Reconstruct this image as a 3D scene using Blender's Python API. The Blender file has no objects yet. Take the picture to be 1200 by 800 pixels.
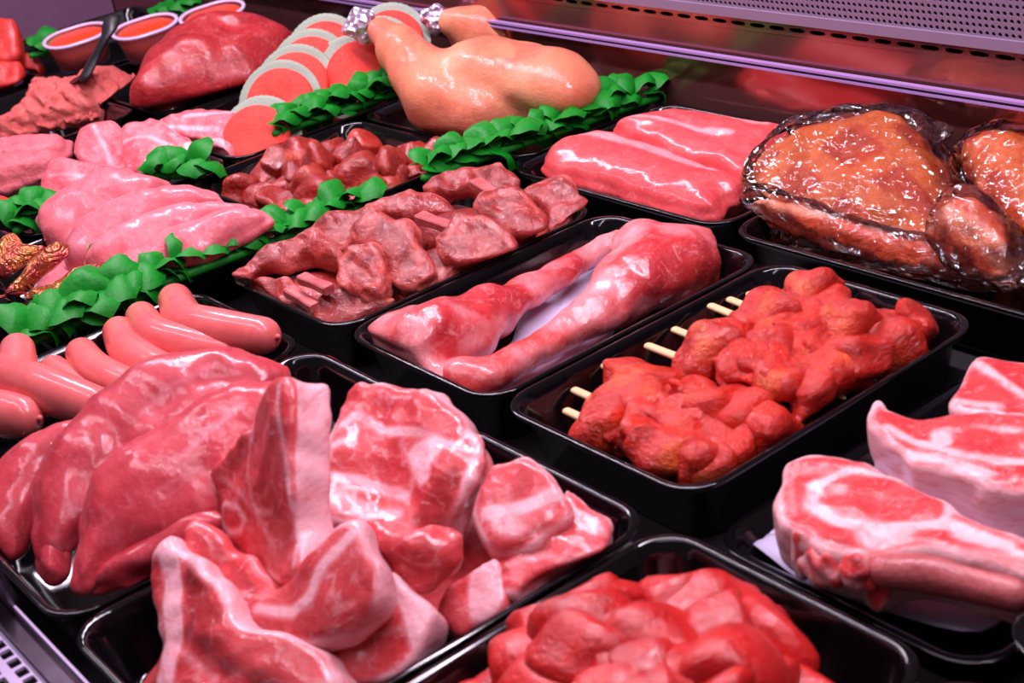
import bpy, math, random
import numpy as np
from mathutils import Vector, Matrix, Euler

sc = bpy.context.scene
COL = sc.collection
random.seed(4)
# ---------------------------------------------------------------- camera
RIM = 0.045                                    # tray rim height above the deck of the case
CAM = np.array([1.18646, -0.48484, 0.48292 + RIM])
EUL = (1.120188, 0.171139, 0.909895)
FPX = 1795.06
cd = bpy.data.cameras.new('camera'); cam = bpy.data.objects.new('camera', cd); COL.objects.link(cam)
cam.location = CAM; cam.rotation_euler = EUL
cd.sensor_width = 36.0; cd.lens = FPX / 1200 * 36.0; cd.clip_start = 0.02; cd.clip_end = 50
cd.dof.use_dof = True; cd.dof.focus_distance = 1.32; cd.dof.aperture_fstop = 12.0
sc.camera = cam
# ---------------------------------------------------------------- world, lamps, exposure
w = bpy.data.worlds.new('shop_room'); sc.world = w; w.use_nodes = True
w.node_tree.nodes['Background'].inputs[0].default_value = (0.80, 0.62, 0.72, 1)
w.node_tree.nodes['Background'].inputs[1].default_value = 0.12
def case_lamp(x, y, z, power, sx=1.9, sy=0.05, col=(1.0, 0.82, 1.0), rx=0.0):
    ld = bpy.data.lights.new('case_lamp', 'AREA'); ld.shape = 'RECTANGLE'; ld.size = sx; ld.size_y = sy
    ld.energy = power; ld.color = col
    o = bpy.data.objects.new('case_lamp', ld); COL.objects.link(o); o.location = (x, y, z); o.rotation_euler = (rx, 0, 0)
    return o
case_lamp(0.02, 0.20, 0.95, 26.0, sx=2.1, sy=0.04)
case_lamp(0.02, -0.34, 0.95, 7.0, sx=2.1, sy=0.04, rx=-0.25)
vs = sc.view_settings
vs.view_transform = 'Standard'; vs.look = 'None'; vs.gamma = 1.0; vs.use_curve_mapping = False; vs.exposure = 0.0
# ---------------------------------------------------------------- pixel rays -> points of the place
RM = np.array(Euler(EUL, 'XYZ').to_matrix())
def ray(px, py): return RM @ np.array([(px - 600) / FPX, -(py - 400) / FPX, -1.0])
def P(px, py, z):
    d = ray(px, py); return CAM + d * (z - CAM[2]) / d[2]
def PP(px, py, o, n):
    d = ray(px, py); return CAM + d * (np.dot(o - CAM, n) / np.dot(d, n))
def PY(px, py, y):
    d = ray(px, py); return CAM + d * (y - CAM[1]) / d[1]
def unit(v): v = np.asarray(v, float); return v / np.linalg.norm(v)
# ---------------------------------------------------------------- object helpers
def tag(o, label=None, cat=None, group=None, kind=None):
    if label: o['label'] = label
    if cat: o['category'] = cat
    if group: o['group'] = group
    if kind: o['kind'] = kind
    return o
def mesh_data(name, V, F, mat=None, smooth=True, attrs=None):
    me = bpy.data.meshes.new(name)
    V = np.asarray(V, np.float32)
    if isinstance(F, np.ndarray):
        n, k = F.shape
        me.vertices.add(len(V)); me.vertices.foreach_set('co', V.ravel())
        me.loops.add(n * k); me.loops.foreach_set('vertex_index', F.ravel().astype(np.int32))
        me.polygons.add(n); me.polygons.foreach_set('loop_start', np.arange(0, n * k, k, dtype=np.int32))
        me.update(calc_edges=True); me.validate()
    else:
        me.from_pydata([tuple(map(float, v)) for v in V], [], F)
    me.polygons.foreach_set('use_smooth', np.full(len(me.polygons), smooth))
    for k_, a in (attrs or {}).items():
        at = me.attributes.new(k_, 'FLOAT', 'POINT'); at.data.foreach_set('value', np.asarray(a, np.float32))
    if mat: me.materials.append(mat)
    me.update()
    return me
def place(name, me, parent=None, loc=(0, 0, 0), rot=(0, 0, 0), scale=(1, 1, 1)):
    o = bpy.data.objects.new(name, me); COL.objects.link(o)
    o.location = loc; o.rotation_euler = rot; o.scale = scale
    if parent: o.parent = parent
    return o
def world_obj(name, V, F, mat, parent=None, attrs=None, smooth=True, base=False):
    """vertices given in world space; origin at the thing's middle (child of an unrotated Empty if parent)"""
    V = np.asarray(V, float); c = (V.min(0) + V.max(0)) / 2; c[2] = V[:, 2].min()
    me = mesh_data(name, V - c, F, mat, smooth, attrs)
    off = np.array(parent.location) if parent else np.zeros(3)
    if parent and parent.parent: off = off + np.array(parent.parent.location)
    return place(name, me, parent, c - off)
def empty(name, loc):
    o = bpy.data.objects.new(name, None); COL.objects.link(o); o.location = loc; o.empty_display_size = 0.02
    return o
# ---------------------------------------------------------------- numpy noise, splines, signed distances, surface nets
def lump(Pn, freq, seed, n=14):
    """smooth random field in about -1..1, features of size 1/freq"""
    r = np.random.default_rng(seed); out = np.zeros(Pn.shape[:-1])
    for i in range(n):
        d = r.normal(size=3); d = d / np.linalg.norm(d) * freq * r.uniform(2.5, 7.5)
        out += np.sin(Pn @ d + r.uniform(0, 6.28))
    return out / (n * 0.5) ** 0.5 * 0.55
def spline(pts, n=8, closed=False):
    pts = np.asarray(pts, float); out = []; N = len(pts)
    rng_ = range(N) if closed else range(N - 1)
    for i in rng_:
        if closed: a, b, c, d = pts[(i - 1) % N], pts[i], pts[(i + 1) % N], pts[(i + 2) % N]
        else: a, b, c, d = pts[max(i - 1, 0)], pts[i], pts[i + 1], pts[min(i + 2, N - 1)]
        for j in range(n):
            t = j / n
            out.append(0.5 * (2 * b + (c - a) * t + (2 * a - 5 * b + 4 * c - d) * t * t + (3 * b - a - 3 * c + d) * t ** 3))
    if not closed: out.append(pts[-1])
    return np.array(out)
def poly_sdf(poly, X, Y):
    d = np.full(X.shape, 1e9); s = np.ones(X.shape); N = len(poly)
    for i in range(N):
        ax, ay = poly[i]; bx, by = poly[i - 1]
        ex, ey = bx - ax, by - ay; wx, wy = X - ax, Y - ay
        t = np.clip((wx * ex + wy * ey) / (ex * ex + ey * ey + 1e-18), 0, 1)
        d = np.minimum(d, (wx - ex * t) ** 2 + (wy - ey * t) ** 2)
        c1 = Y >= ay; c2 = Y < by; c3 = ex * wy > ey * wx
        flip = (c1 & c2 & c3) | (~c1 & ~c2 & ~c3)
        s = np.where(flip, -s, s)
    return s * np.sqrt(d)
def nets(D, lo, h):
    """naive surface nets over a sampled field D (nx,ny,nz)"""
    S = D < 0
    nx, ny, nz = D.shape
    cnt = np.zeros((nx - 1, ny - 1, nz - 1), np.int8)
    for dx in (0, 1):
        for dy in (0, 1):
            for dz in (0, 1):
                cnt += S[dx:nx - 1 + dx, dy:ny - 1 + dy, dz:nz - 1 + dz]
    act = (cnt > 0) & (cnt < 8)
    I, J, K = np.nonzero(act)
    idx = np.full(act.shape, -1, np.int64); idx[I, J, K] = np.arange(len(I))
    acc = np.zeros((len(I), 3)); num = np.zeros(len(I))
    cor = [(a, b, c) for a in (0, 1) for b in (0, 1) for c in (0, 1)]
    for p in cor:
        for ax in range(3):
            if p[ax]: continue
            q = list(p); q[ax] = 1
            va = D[I + p[0], J + p[1], K + p[2]]; vb = D[I + q[0], J + q[1], K + q[2]]
            m = (va < 0) != (vb < 0)
            t = np.where(m, va / np.where(m, va - vb, 1), 0)
            pt = np.tile(np.array(p, float), (len(I), 1)); pt[:, ax] = t
            acc += pt * m[:, None]; num += m
    V = np.stack([I, J, K], 1) + acc / num[:, None]
    Q = []
    for ax in range(3):
        a, b = [(1, 2), (2, 0), (0, 1)][ax]
        sl0 = [slice(1, -1)] * 3; sl1 = [slice(1, -1)] * 3
        sl0[ax] = slice(0, -1); sl1[ax] = slice(1, None)
        s0, s1 = S[tuple(sl0)], S[tuple(sl1)]
        for inv in (False, True):
            m = (s0 & ~s1) if not inv else (~s0 & s1)
            g = np.array(np.nonzero(m)).T
            if not len(g): continue
            g = g + 1; g[:, ax] -= 1
            def cell(da, db):
                c = g.copy(); c[:, a] -= da; c[:, b] -= db
                return idx[c[:, 0], c[:, 1], c[:, 2]]
            q = np.stack([cell(1, 1), cell(0, 1), cell(0, 0), cell(1, 0)], 1)
            Q.append(q if not inv else q[:, ::-1])
    F = np.concatenate(Q)
    return V * h + np.asarray(lo), F
def relax(V, F, it=1):
    for _ in range(it):
        acc = np.zeros_like(V); n = np.zeros(len(V))
        for k in range(4):
            np.add.at(acc, F[:, k], V[F[:, (k + 1) % 4]]); np.add.at(n, F[:, k], 1)
            np.add.at(acc, F[:, k], V[F[:, (k - 1) % 4]]); np.add.at(n, F[:, k], 1)
        V = V * 0.4 + 0.6 * acc / np.maximum(n, 1)[:, None]
    return V
def biggest(V, F):
    """keep only the largest connected island of a mesh"""
    lab = np.arange(len(V))
    while True:
        m = lab[F].min(1); new = lab.copy()
        for k in range(4): np.minimum.at(new, F[:, k], m)
        new = new[new]
        if (new == lab).all(): break
        lab = new
    ids, cnt = np.unique(lab, return_counts=True)
    if len(ids) == 1: return V, F
    keep = lab == ids[cnt.argmax()]; remap = np.cumsum(keep) - 1
    return V[keep], remap[F[keep[F].all(1)]]
def smin(a, b, k):
    h = np.clip(0.5 + 0.5 * (b - a) / k, 0, 1)
    return b * (1 - h) + a * h - k * h * (1 - h)
def cone(Pn, a, b, ra, rb):
    a = np.asarray(a, float); b = np.asarray(b, float); ab = b - a
    t = np.clip(((Pn - a) @ ab) / (ab @ ab), 0, 1)
    return np.linalg.norm(Pn - a - t[..., None] * ab, axis=-1) - (ra + (rb - ra) * t)
def ell(Pn, c, r, R=None):
    q = Pn - np.asarray(c, float)
    if R is not None: q = q @ R
    r = np.asarray(r, float)
    k0 = np.linalg.norm(q / r, axis=-1); k1 = np.linalg.norm(q / (r * r), axis=-1) + 1e-9
    return k0 * (k0 - 1) / k1
def volume(fn, lo, hi, h):
    lo = np.asarray(lo, float); hi = np.asarray(hi, float)
    ax = [np.arange(lo[i], hi[i] + h, h) for i in range(3)]
    G = np.stack(np.meshgrid(*ax, indexing='ij'), -1)
    V, F = biggest(*nets(fn(G), lo, h))
    return relax(V, F), F
# ---------------------------------------------------------------- materials (all procedural)
class NT:
    def __init__(s, name):
        s.m = bpy.data.materials.new(name); s.m.use_nodes = True; s.t = s.m.node_tree; s.b = s.t.nodes['Principled BSDF']
    def n(s, ty, **kw):
        nd = s.t.nodes.new(ty)
        for k, v in kw.items():
            if k in nd.inputs.keys(): nd.inputs[k].default_value = v
            else: setattr(nd, k, v)
        return nd
    def l(s, a, b): s.t.links.new(a, b)
    def math(s, op, a, b=None, clamp=False):
        nd = s.n('ShaderNodeMath', operation=op); nd.use_clamp = clamp
        for i, v in enumerate((a, b)):
            if v is None: continue
            if isinstance(v, (int, float)): nd.inputs[i].default_value = v
            else: s.l(v, nd.inputs[i])
        return nd.outputs[0]
    def ramp(s, src, a, b):
        nd = s.n('ShaderNodeMapRange', interpolation_type='SMOOTHSTEP'); nd.inputs[1].default_value = a; nd.inputs[2].default_value = b
        s.l(src, nd.inputs[0]); return nd.outputs[0]
    def mix(s, f, a, b):
        nd = s.n('ShaderNodeMix', data_type='RGBA')
        for i, v in ((0, f), (6, a), (7, b)):
            if isinstance(v, (int, float)): nd.inputs[i].default_value = v
            elif isinstance(v, tuple): nd.inputs[i].default_value = (*v, 1) if len(v) == 3 else v
            else: s.l(v, nd.inputs[i])
        return nd.outputs[2]
    def noise(s, co, scale, detail=3, rough=0.55, dist=0.0):
        nd = s.n('ShaderNodeTexNoise'); nd.inputs['Scale'].default_value = scale; nd.inputs['Detail'].default_value = detail
        nd.inputs['Roughness'].default_value = rough; nd.inputs['Distortion'].default_value = dist
        s.l(co, nd.inputs['Vector']); return nd.outputs[0]
def srgb(r, g, b):
    f = lambda c: (c / 255 / 12.92) if c / 255 <= 0.04045 else ((c / 255 + 0.055) / 1.055) ** 2.4
    return (f(r), f(g), f(b))
def meat(name, lean, lean2, fat, alt=(0.3, 0.02, 0.02), marb=0.25, mscale=120, rough=0.3, sss=0.10, fib=(60, 60, 260), bump=0.25, coat=0.35, edge=0.09, bscale=260, fine=0.0, vein=0.35, vscale=45):
    """lean/fat from the 'fat' attribute broken up by noise, deep colour from 'alt', thin fat threads, fibre streaks and a wet gloss"""
    T = NT(name); tc = T.n('ShaderNodeTexCoord'); oi = T.n('ShaderNodeObjectInfo')
    of = T.n('ShaderNodeCombineXYZ'); T.l(T.math('MULTIPLY', oi.outputs['Random'], 7.0), of.inputs[0]); T.l(T.math('MULTIPLY', oi.outputs['Random'], 3.0), of.inputs[2])
    va = T.n('ShaderNodeVectorMath', operation='ADD'); T.l(tc.outputs['Object'], va.inputs[0]); T.l(of.outputs[0], va.inputs[1]); co = va.outputs[0]
    mp = T.n('ShaderNodeMapping'); mp.inputs['Scale'].default_value = tuple(f / 100 for f in fib); T.l(co, mp.inputs[0])
    n1 = T.noise(co, 45, 4, 0.6, 0.8); n2 = T.noise(co, mscale, 5, 0.62, 1.0); n3 = T.noise(mp.outputs[0], 110, 4, 0.65, 0.6)
    af = T.n('ShaderNodeAttribute', attribute_name='fat').outputs['Fac']; aa = T.n('ShaderNodeAttribute', attribute_name='alt').outputs['Fac']
    mid = tuple(0.6 * x + 0.4 * y for x, y in zip(lean, fat))
    c = T.mix(T.ramp(n1, 0.32, 0.68), lean, lean2)
    c = T.mix(T.math('MULTIPLY', T.ramp(n3, 0.5, 0.75), 0.4), c, mid)
    vn = T.noise(co, vscale, 4, 0.55, 1.6)
    vm = T.math('SUBTRACT', 1.0, T.ramp(T.math('ABSOLUTE', T.math('SUBTRACT', vn, 0.5)), 0.0, 0.035))
    vm = T.math('MULTIPLY', T.math('MULTIPLY', vm, T.ramp(n2, 0.42, 0.62)), vein)
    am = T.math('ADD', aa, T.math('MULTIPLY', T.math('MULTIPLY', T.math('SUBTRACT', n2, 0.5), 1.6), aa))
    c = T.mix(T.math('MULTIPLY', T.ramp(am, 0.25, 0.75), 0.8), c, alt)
    c = T.mix(vm, c, fat)
    wob = T.math('ADD', T.math('MULTIPLY', T.math('SUBTRACT', n2, 0.5), marb * 3 + 0.2), T.math('MULTIPLY', T.math('SUBTRACT', n1, 0.5), 0.45))
    fm = T.math('ADD', af, T.math('MULTIPLY', wob, T.math('ADD', T.math('MULTIPLY', af, 1.0), 0.3 if marb > 0.09 else 0.12)))
    c = T.mix(T.math('MULTIPLY', T.ramp(fm, 0.2, 0.55), 0.75), c, mid)
    fr = T.ramp(fm, 0.52 - edge, 0.52 + edge * 2.4)
    c = T.mix(fr, c, T.mix(T.ramp(n3, 0.42, 0.78), fat, mid))
    if fine:
        n4 = T.noise(co, 520, 2, 0.5); c = T.mix(T.math('MULTIPLY', T.ramp(n4, 0.56, 0.72), fine), c, fat)
    hv = T.n('ShaderNodeHueSaturation'); T.l(c, hv.inputs['Color'])
    T.l(T.math('ADD', T.math('MULTIPLY', oi.outputs['Random'], 0.22), 0.86), hv.inputs['Value'])
    T.l(hv.outputs[0], T.b.inputs['Base Color'])
    T.l(T.math('ADD', T.math('MULTIPLY', n2, 0.3), rough + 0.02), T.b.inputs['Roughness']); T.b.inputs['Specular IOR Level'].default_value = 0.3
    T.b.inputs['Subsurface Weight'].default_value = sss; T.b.inputs['Subsurface Radius'].default_value = (1.0, 0.3, 0.25); T.b.inputs['Subsurface Scale'].default_value = 0.005
    T.b.inputs['Coat Weight'].default_value = min(1, coat * 1.5); T.b.inputs['Coat Roughness'].default_value = 0.07
    b1 = T.n('ShaderNodeBump'); b1.inputs['Strength'].default_value = bump; b1.inputs['Distance'].default_value = 0.005
    hsum = T.math('ADD', T.math('MULTIPLY', T.noise(co, bscale, 3, 0.55), 0.55), T.math('ADD', T.math('MULTIPLY', n3, 0.35), T.math('ADD', T.math('MULTIPLY', n2, 0.9), T.math('MULTIPLY', fr, 0.12))))
    T.l(hsum, b1.inputs['Height']); T.l(b1.outputs[0], T.b.inputs['Normal'])
    if coat:
        b2 = T.n('ShaderNodeBump'); b2.inputs['Strength'].default_value = min(1.0, bump * 0.9); b2.inputs['Distance'].default_value = 0.004
        T.l(T.math('ADD', n2, T.math('MULTIPLY', n1, 1.2)), b2.inputs['Height']); T.l(b2.outputs[0], T.b.inputs['Coat Normal'])
    return T.m
def plain(name, col, rough=0.4, metal=0.0, spec=0.5, var=0.06, scale=30, bump=0.0, bscale=200, coat=0.0, trans=0.0, alpha=1.0):
    T = NT(name); co = T.n('ShaderNodeTexCoord').outputs['Object']; n1 = T.noise(co, scale, 4, 0.6)
    c = T.mix(n1, tuple(x * (1 - var) for x in col), tuple(min(1, x * (1 + var)) for x in col))
    T.l(c, T.b.inputs['Base Color']); T.b.inputs['Metallic'].default_value = metal
    T.l(T.math('ADD', T.math('MULTIPLY', n1, rough * 0.4), rough * 0.8), T.b.inputs['Roughness'])
    T.b.inputs['Specular IOR Level'].default_value = spec; T.b.inputs['Coat Weight'].default_value = coat
    T.b.inputs['Transmission Weight'].default_value = trans; T.b.inputs['Alpha'].default_value = alpha
    if bump:
        b1 = T.n('ShaderNodeBump'); b1.inputs['Strength'].default_value = bump; b1.inputs['Distance'].default_value = 0.002
        T.l(T.noise(co, bscale, 3), b1.inputs['Height']); T.l(b1.outputs[0], T.b.inputs['Normal'])
    return T.m
M = {}
M['tray'] = plain('black_tray_plastic', (0.0025, 0.002, 0.0028), 0.10, spec=0.5, var=0.3)
M['deck'] = plain('dark_deck_metal', (0.012, 0.010, 0.013), 0.45)
M['steel'] = plain('brushed_steel', srgb(120, 105, 120), 0.3, metal=1.0, bump=0.05)
M['mirror'] = plain('polished_steel_panel', srgb(160, 100, 98), 0.15, metal=0.8, var=0.1, scale=8)
M['white_metal'] = plain('white_enamel_metal', srgb(140, 118, 144), 0.4, var=0.05)
M['grille'] = plain('grille_metal', srgb(190, 170, 205), 0.4, var=0.05)
M['end_wall'] = plain('end_panel', srgb(128, 92, 122), 0.4, var=0.06)
M['acrylic_edge'] = plain('acrylic_edge', srgb(170, 135, 195), 0.2, var=0.04)
M['paper'] = plain('butcher_paper', srgb(205, 195, 225), 0.6, var=0.05, bump=0.2, bscale=90)
M['leaf'] = plain('garnish_leaf_plastic', srgb(8, 128, 28), 0.5, spec=0.3, var=0.35, scale=60, bump=0.3, bscale=300)
M['wood'] = plain('skewer_wood', srgb(228, 190, 140), 0.6, var=0.15, scale=400)
# ================================================================ the case: deck, back, grille
def box(x0, x1, y0, y1, z0, z1):
    V = [(x, y, z) for x in (x0, x1) for y in (y0, y1) for z in (z0, z1)]
    F = [(0, 1, 3, 2), (4, 6, 7, 5), (0, 4, 5, 1), (2, 3, 7, 6), (0, 2, 6, 4), (1, 5, 7, 3)]
    return V, F
def struct(name, VF, mat, label, smooth=False, cat=None):
    o = world_obj(name, VF[0], VF[1], mat, smooth=smooth); tag(o, label, kind='structure'); return o
def holes(nu, nv, pu, pv, hu, hv, corner=0.3, th=0.0012):
    """perforated sheet in its own xy plane: every hole is open geometry with a rim"""
    V = []; F = []
    ring = [(-1, -1 + 2 * corner), (-1 + 2 * corner, -1), (1 - 2 * corner, -1), (1, -1 + 2 * corner), (1, 1 - 2 * corner), (1 - 2 * corner, 1), (-1 + 2 * corner, 1), (-1, 1 - 2 * corner)]
    for i in range(nu):
        for j in range(nv):
            cx, cy = (i + 0.5) * pu, (j + 0.5) * pv; b = len(V)
            V += [(cx - pu / 2, cy - pv / 2, 0), (cx + pu / 2, cy - pv / 2, 0), (cx + pu / 2, cy + pv / 2, 0), (cx - pu / 2, cy + pv / 2, 0)]
            V += [(cx + x * hu / 2, cy + y * hv / 2, 0) for x, y in ring]
            V += [(cx + x * hu / 2, cy + y * hv / 2, -th) for x, y in ring]
            r = [b + 4 + k for k in range(8)]
            F += [(b, b + 1, r[2], r[1]), (b + 1, b + 2, r[4], r[3]), (b + 2, b + 3, r[6], r[5]), (b + 3, b, r[0], r[7]),
                  (b, r[1], r[0]), (b + 1, r[3], r[2]), (b + 2, r[5], r[4]), (b + 3, r[7], r[6])]
            for k in range(8): F.append((r[k], r[(k + 1) % 8], r[(k + 1) % 8] + 8, r[k] + 8))
    return np.array(V, float), F
def axes(V, o, ex, ey):
    ex, ey = unit(ex), unit(ey); ez = np.cross(ex, ey)
    return np.asarray(o) + V[:, :1] * ex + V[:, 1:2] * ey + V[:, 2:] * ez
struct('floor', box(-1.5, 1.15, -0.335, 0.56, -0.02, -0.002), M['deck'], 'dark deck of the refrigerated display case under the trays')
YB = 0.522
struct('wall_back', box(-1.5, 1.15, YB, YB + 0.004, -0.002, RIM + 0.083), M['mirror'], 'polished reflective panel behind the back row of trays')
V, F = holes(106, 1, 0.025, 0.012, 0.0185, 0.0040, 0.25)
struct('trim_1', (axes(V, (-1.5, YB - 0.0005, RIM + 0.083), (1, 0, 0), (0, 0, 1)), F), M['mirror'], 'steel strip with a row of long dark vent slots')
struct('trim_2', box(-1.5, 1.15, YB + 0.02, YB + 0.024, RIM + 0.05, RIM + 0.36), M['deck'], 'dark cavity plate behind the vents')
V, F = holes(205, 14, 0.0062, 0.0062, 0.0036, 0.0036, 0.29)
struct('wall_perforated', (axes(V, (-0.121, YB - 0.001, RIM + 0.1045), (1, 0, 0), (0, -0.10, 1)), F), M['white_metal'], 'pale metal sheet perforated with rows of small round holes')
struct('wall_upper', box(-1.5, -0.121, YB - 0.002, YB + 0.002, RIM + 0.095, RIM + 0.2), M['white_metal'], 'pale metal sheet above the vent slots')
struct('trim_3', box(-0.121, 1.15, YB - 0.004, YB, RIM + 0.095, RIM + 0.1045), M['white_metal'], 'pale folded edge below the perforated metal sheet')
rl = empty('guard_rail', (0, YB - 0.01, RIM + 0.05)); tag(rl, 'thin pale lavender double rail along the reflective back panel', 'rail')
for z in (RIM + 0.0495, RIM + 0.0545):
    world_obj('rail_bar', *box(-1.5, 1.15, YB - 0.010, YB - 0.004, z, z + 0.0022), M['acrylic_edge'], rl, smooth=False)
world_obj('rail_core', *box(-1.5, 1.15, YB - 0.007, YB - 0.001, RIM + 0.0519, RIM + 0.0543), M['deck'], rl, smooth=False)
# front edge: bar and air grille
struct('trim_4', box(-1.5, 1.15, -0.3375, -0.324, -0.02, RIM - 0.006), M['steel'], 'steel front bar of the case beside the trays')
struct('trim_5', box(-1.5, 1.15, -0.3255, -0.324, RIM - 0.006, RIM - 0.001), M['grille'], 'bright raised edge of the steel front bar')
struct('wall_left', box(-1.42, -1.40, -0.335, 0.52, -0.02, 0.5), M['end_wall'], 'mauve end panel of the case at the far left')
V, F = holes(150, 9, 0.0125, 0.0125, 0.0092, 0.0070, 0.1, 0.002)
g = world_obj('air_grille', axes(V, (-0.75, -0.4505, RIM - 0.010), (1, 0, 0), (0, 1, 0)), F, M['grille'], smooth=False)
tag(g, 'pale metal air grille with square openings at the front edge', kind='structure')
struct('floor_duct', box(-1.5, 1.15, -0.48, -0.338, -0.05, -0.03), M['deck'], 'dark duct bottom under the air grille')
# bracket at the left edge of the frame
br = empty('price_rail_bracket', P(12, 640, RIM)); tag(br, 'grey folded metal bracket on the front bar left of the pork slices', 'bracket')
b0 = np.array(br.location)
world_obj('plate', *box(b0[0] - 0.05, b0[0] + 0.068, b0[1] - 0.026, b0[1] - 0.023, RIM - 0.004, RIM + 0.040), M['steel'], br, smooth=False)
world_obj('fold', *box(b0[0] - 0.05, b0[0] + 0.068, b0[1] - 0.036, b0[1] - 0.023, RIM + 0.0405, RIM + 0.043), M['steel'], br, smooth=False)
# ================================================================ trays
def rrect(x0, x1, y0, y1, r, n=7):
    out = []
    for cx, cy, a in ((x1 - r, y1 - r, 0), (x0 + r, y1 - r, 90), (x0 + r, y0 + r, 180), (x1 - r, y0 + r, 270)):
        for k in range(n):
            t = math.radians(a + 90 * k / (n - 1)); out.append((cx + r * math.cos(t), cy + r * math.sin(t)))
    return out
TRAYS = []
def tray(u0, u1, v0, v1, label, rim=RIM, base=0.0):
    cx, cy = (u0 + u1) / 2, (v0 + v1) / 2; a, b = (u1 - u0) / 2, (v1 - v0) / 2
    prof = [(0.014, 0.0, 0.022), (0.0075, 0.8, 0.026), (0.0005, 0.93, 0.028), (0.0, 0.985, 0.028), (0.0008, 1.0, 0.0275), (0.0042, 1.0, 0.026),
            (0.0054, 0.97, 0.025), (0.0095, 0.80, 0.023), (0.017, 0.085, 0.020), (0.020, 0.05, 0.018)]   # inset, height, corner radius
    V = []; F = []; n = None; H = rim - base
    for ins, z, r in prof:
        L = rrect(-a + ins, a - ins, -b + ins, b - ins, r); n = len(L); V += [(x, y, z * H) for x, y in L]
    for k in range(len(prof) - 1):
        for i in range(n):
            j = (i + 1) % n; F.append((k * n + i, k * n + j, (k + 1) * n + j, (k + 1) * n + i))
    F.append(tuple(range((len(prof) - 1) * n, len(prof) * n)))
    F.append(tuple(reversed(range(n))))
    me = mesh_data('meat_tray', V, F, M['tray'])
    o = place('meat_tray', me, None, (cx, cy, base)); tag(o, label, 'tray', 'black display trays'); TRAYS.append((u0, u1, v0, v1, rim, base)); return o
def cell(k, v0, v1, label, **kw): return tray(0.2 * k + 0.002, 0.2 * k + 0.198, v0, v1, label, **kw)
FR = (-0.315, -0.024); MD = (0.003, 0.277)
cell(0, *FR, 'black plastic tray holding the pale sausages')
cell(1, *FR, 'black plastic tray under the long smooth pork slices')
cell(2, *FR, 'black plastic tray heaped with pork chops')
cell(3, *FR, 'black plastic tray holding the bright red meat strips')
cell(4, *FR, 'black plastic tray at the bottom right corner, mostly out of view')
cell(0, *MD, 'black plastic tray holding the bony lamb pieces')
cell(1, *MD, 'black plastic tray holding two shanks on pale paper')
cell(2, *MD, 'black plastic tray holding the red marinated skewers')
cell(3, *MD, 'black plastic tray holding the thick marbled rib chops', rim=0.018)
cell(4, *MD, 'small view of a black plastic tray at the right edge beside the rib chops')
tray(0.03, 0.322, 0.300, 0.510, 'black plastic tray holding the pink boneless loins')
tray(0.330, 0.640, 0.296, 0.510, 'black plastic tray under the bagged marinated joints')
tray(0.648, 0.93, 0.296, 0.510, 'black plastic tray beyond the bagged joints at the right edge')
tray(-0.275, -0.035, 0.105, 0.320, 'black plastic tray holding dark red meat cubes')
tray(-0.275, -0.035, -0.135, 0.101, 'black plastic tray under the sliced chicken breasts')
tray(-0.275, -0.035, -0.315, -0.139, 'black plastic tray under the gold foil packs')
tray(-0.279, 0.024, 0.326, 0.512, 'black plastic tray under the whole plucked chicken')
tray(-0.535, -0.283, 0.172, 0.400, 'black plastic tray under the papered burger patties')
tray(-0.555, -0.283, -0.065, 0.167, 'black plastic tray under the pale pork steaks')
tray(-0.555, -0.283, -0.315, -0.070, 'black plastic tray at the left edge under the pink mince')
tray(-0.90, -0.60, -0.06, 0.205, 'black plastic tray holding minced meat and a dark spoon')
tray(-0.86, -0.56, 0.21, 0.49, 'black plastic tray under the large dark red beef joint')
tray(-1.22, -0.93, -0.06, 0.19, 'black plastic tray under the stacked red steaks at the far left')
tray(-1.22, -0.88, 0.21, 0.49, 'black plastic tray under the plastic tubs of orange sauce')

def home(c):
    for t in TRAYS:
        if t[0] < c[0] < t[1] and t[2] < c[1] < t[3]: return t
def inside(V, t):
    """where each point would lie if kept within the inner walls (rounded corners) of tray t"""
    u0, u1, v0, v1, rim, base = t; H = rim - base
    z = np.clip((V[:, 2] - base) / H, 0.05, 0.8); ins = 0.0212 - (z - 0.05) / 0.75 * 0.0100; r = 0.023
    cx = np.clip(V[:, 0], u0 + ins + r, u1 - ins - r); cy = np.clip(V[:, 1], v0 + ins + r, v1 - ins - r)
    dx, dy = V[:, 0] - cx, V[:, 1] - cy; d = np.hypot(dx, dy) + 1e-12; k = np.minimum(1, r / d)
    return cx + dx * k, cy + dy * k
def fit(V):
    """press a soft piece inside the walls of the tray it lies in"""
    t = home((V.min(0) + V.max(0)) / 2)
    if t:
        rim, base = t[4:]
        k = np.clip(1 - (V[:, 2] - rim - 0.001) / 0.012, 0, 1); k = np.where(V[:, 2] < rim + 0.001, 1, k * k)
        x, y = inside(V, t)
        V[:, 0] += (x - V[:, 0]) * k; V[:, 1] += (y - V[:, 1]) * k; V[:, 2] = np.maximum(V[:, 2], base + 0.085 * (rim - base))
    return V
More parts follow.
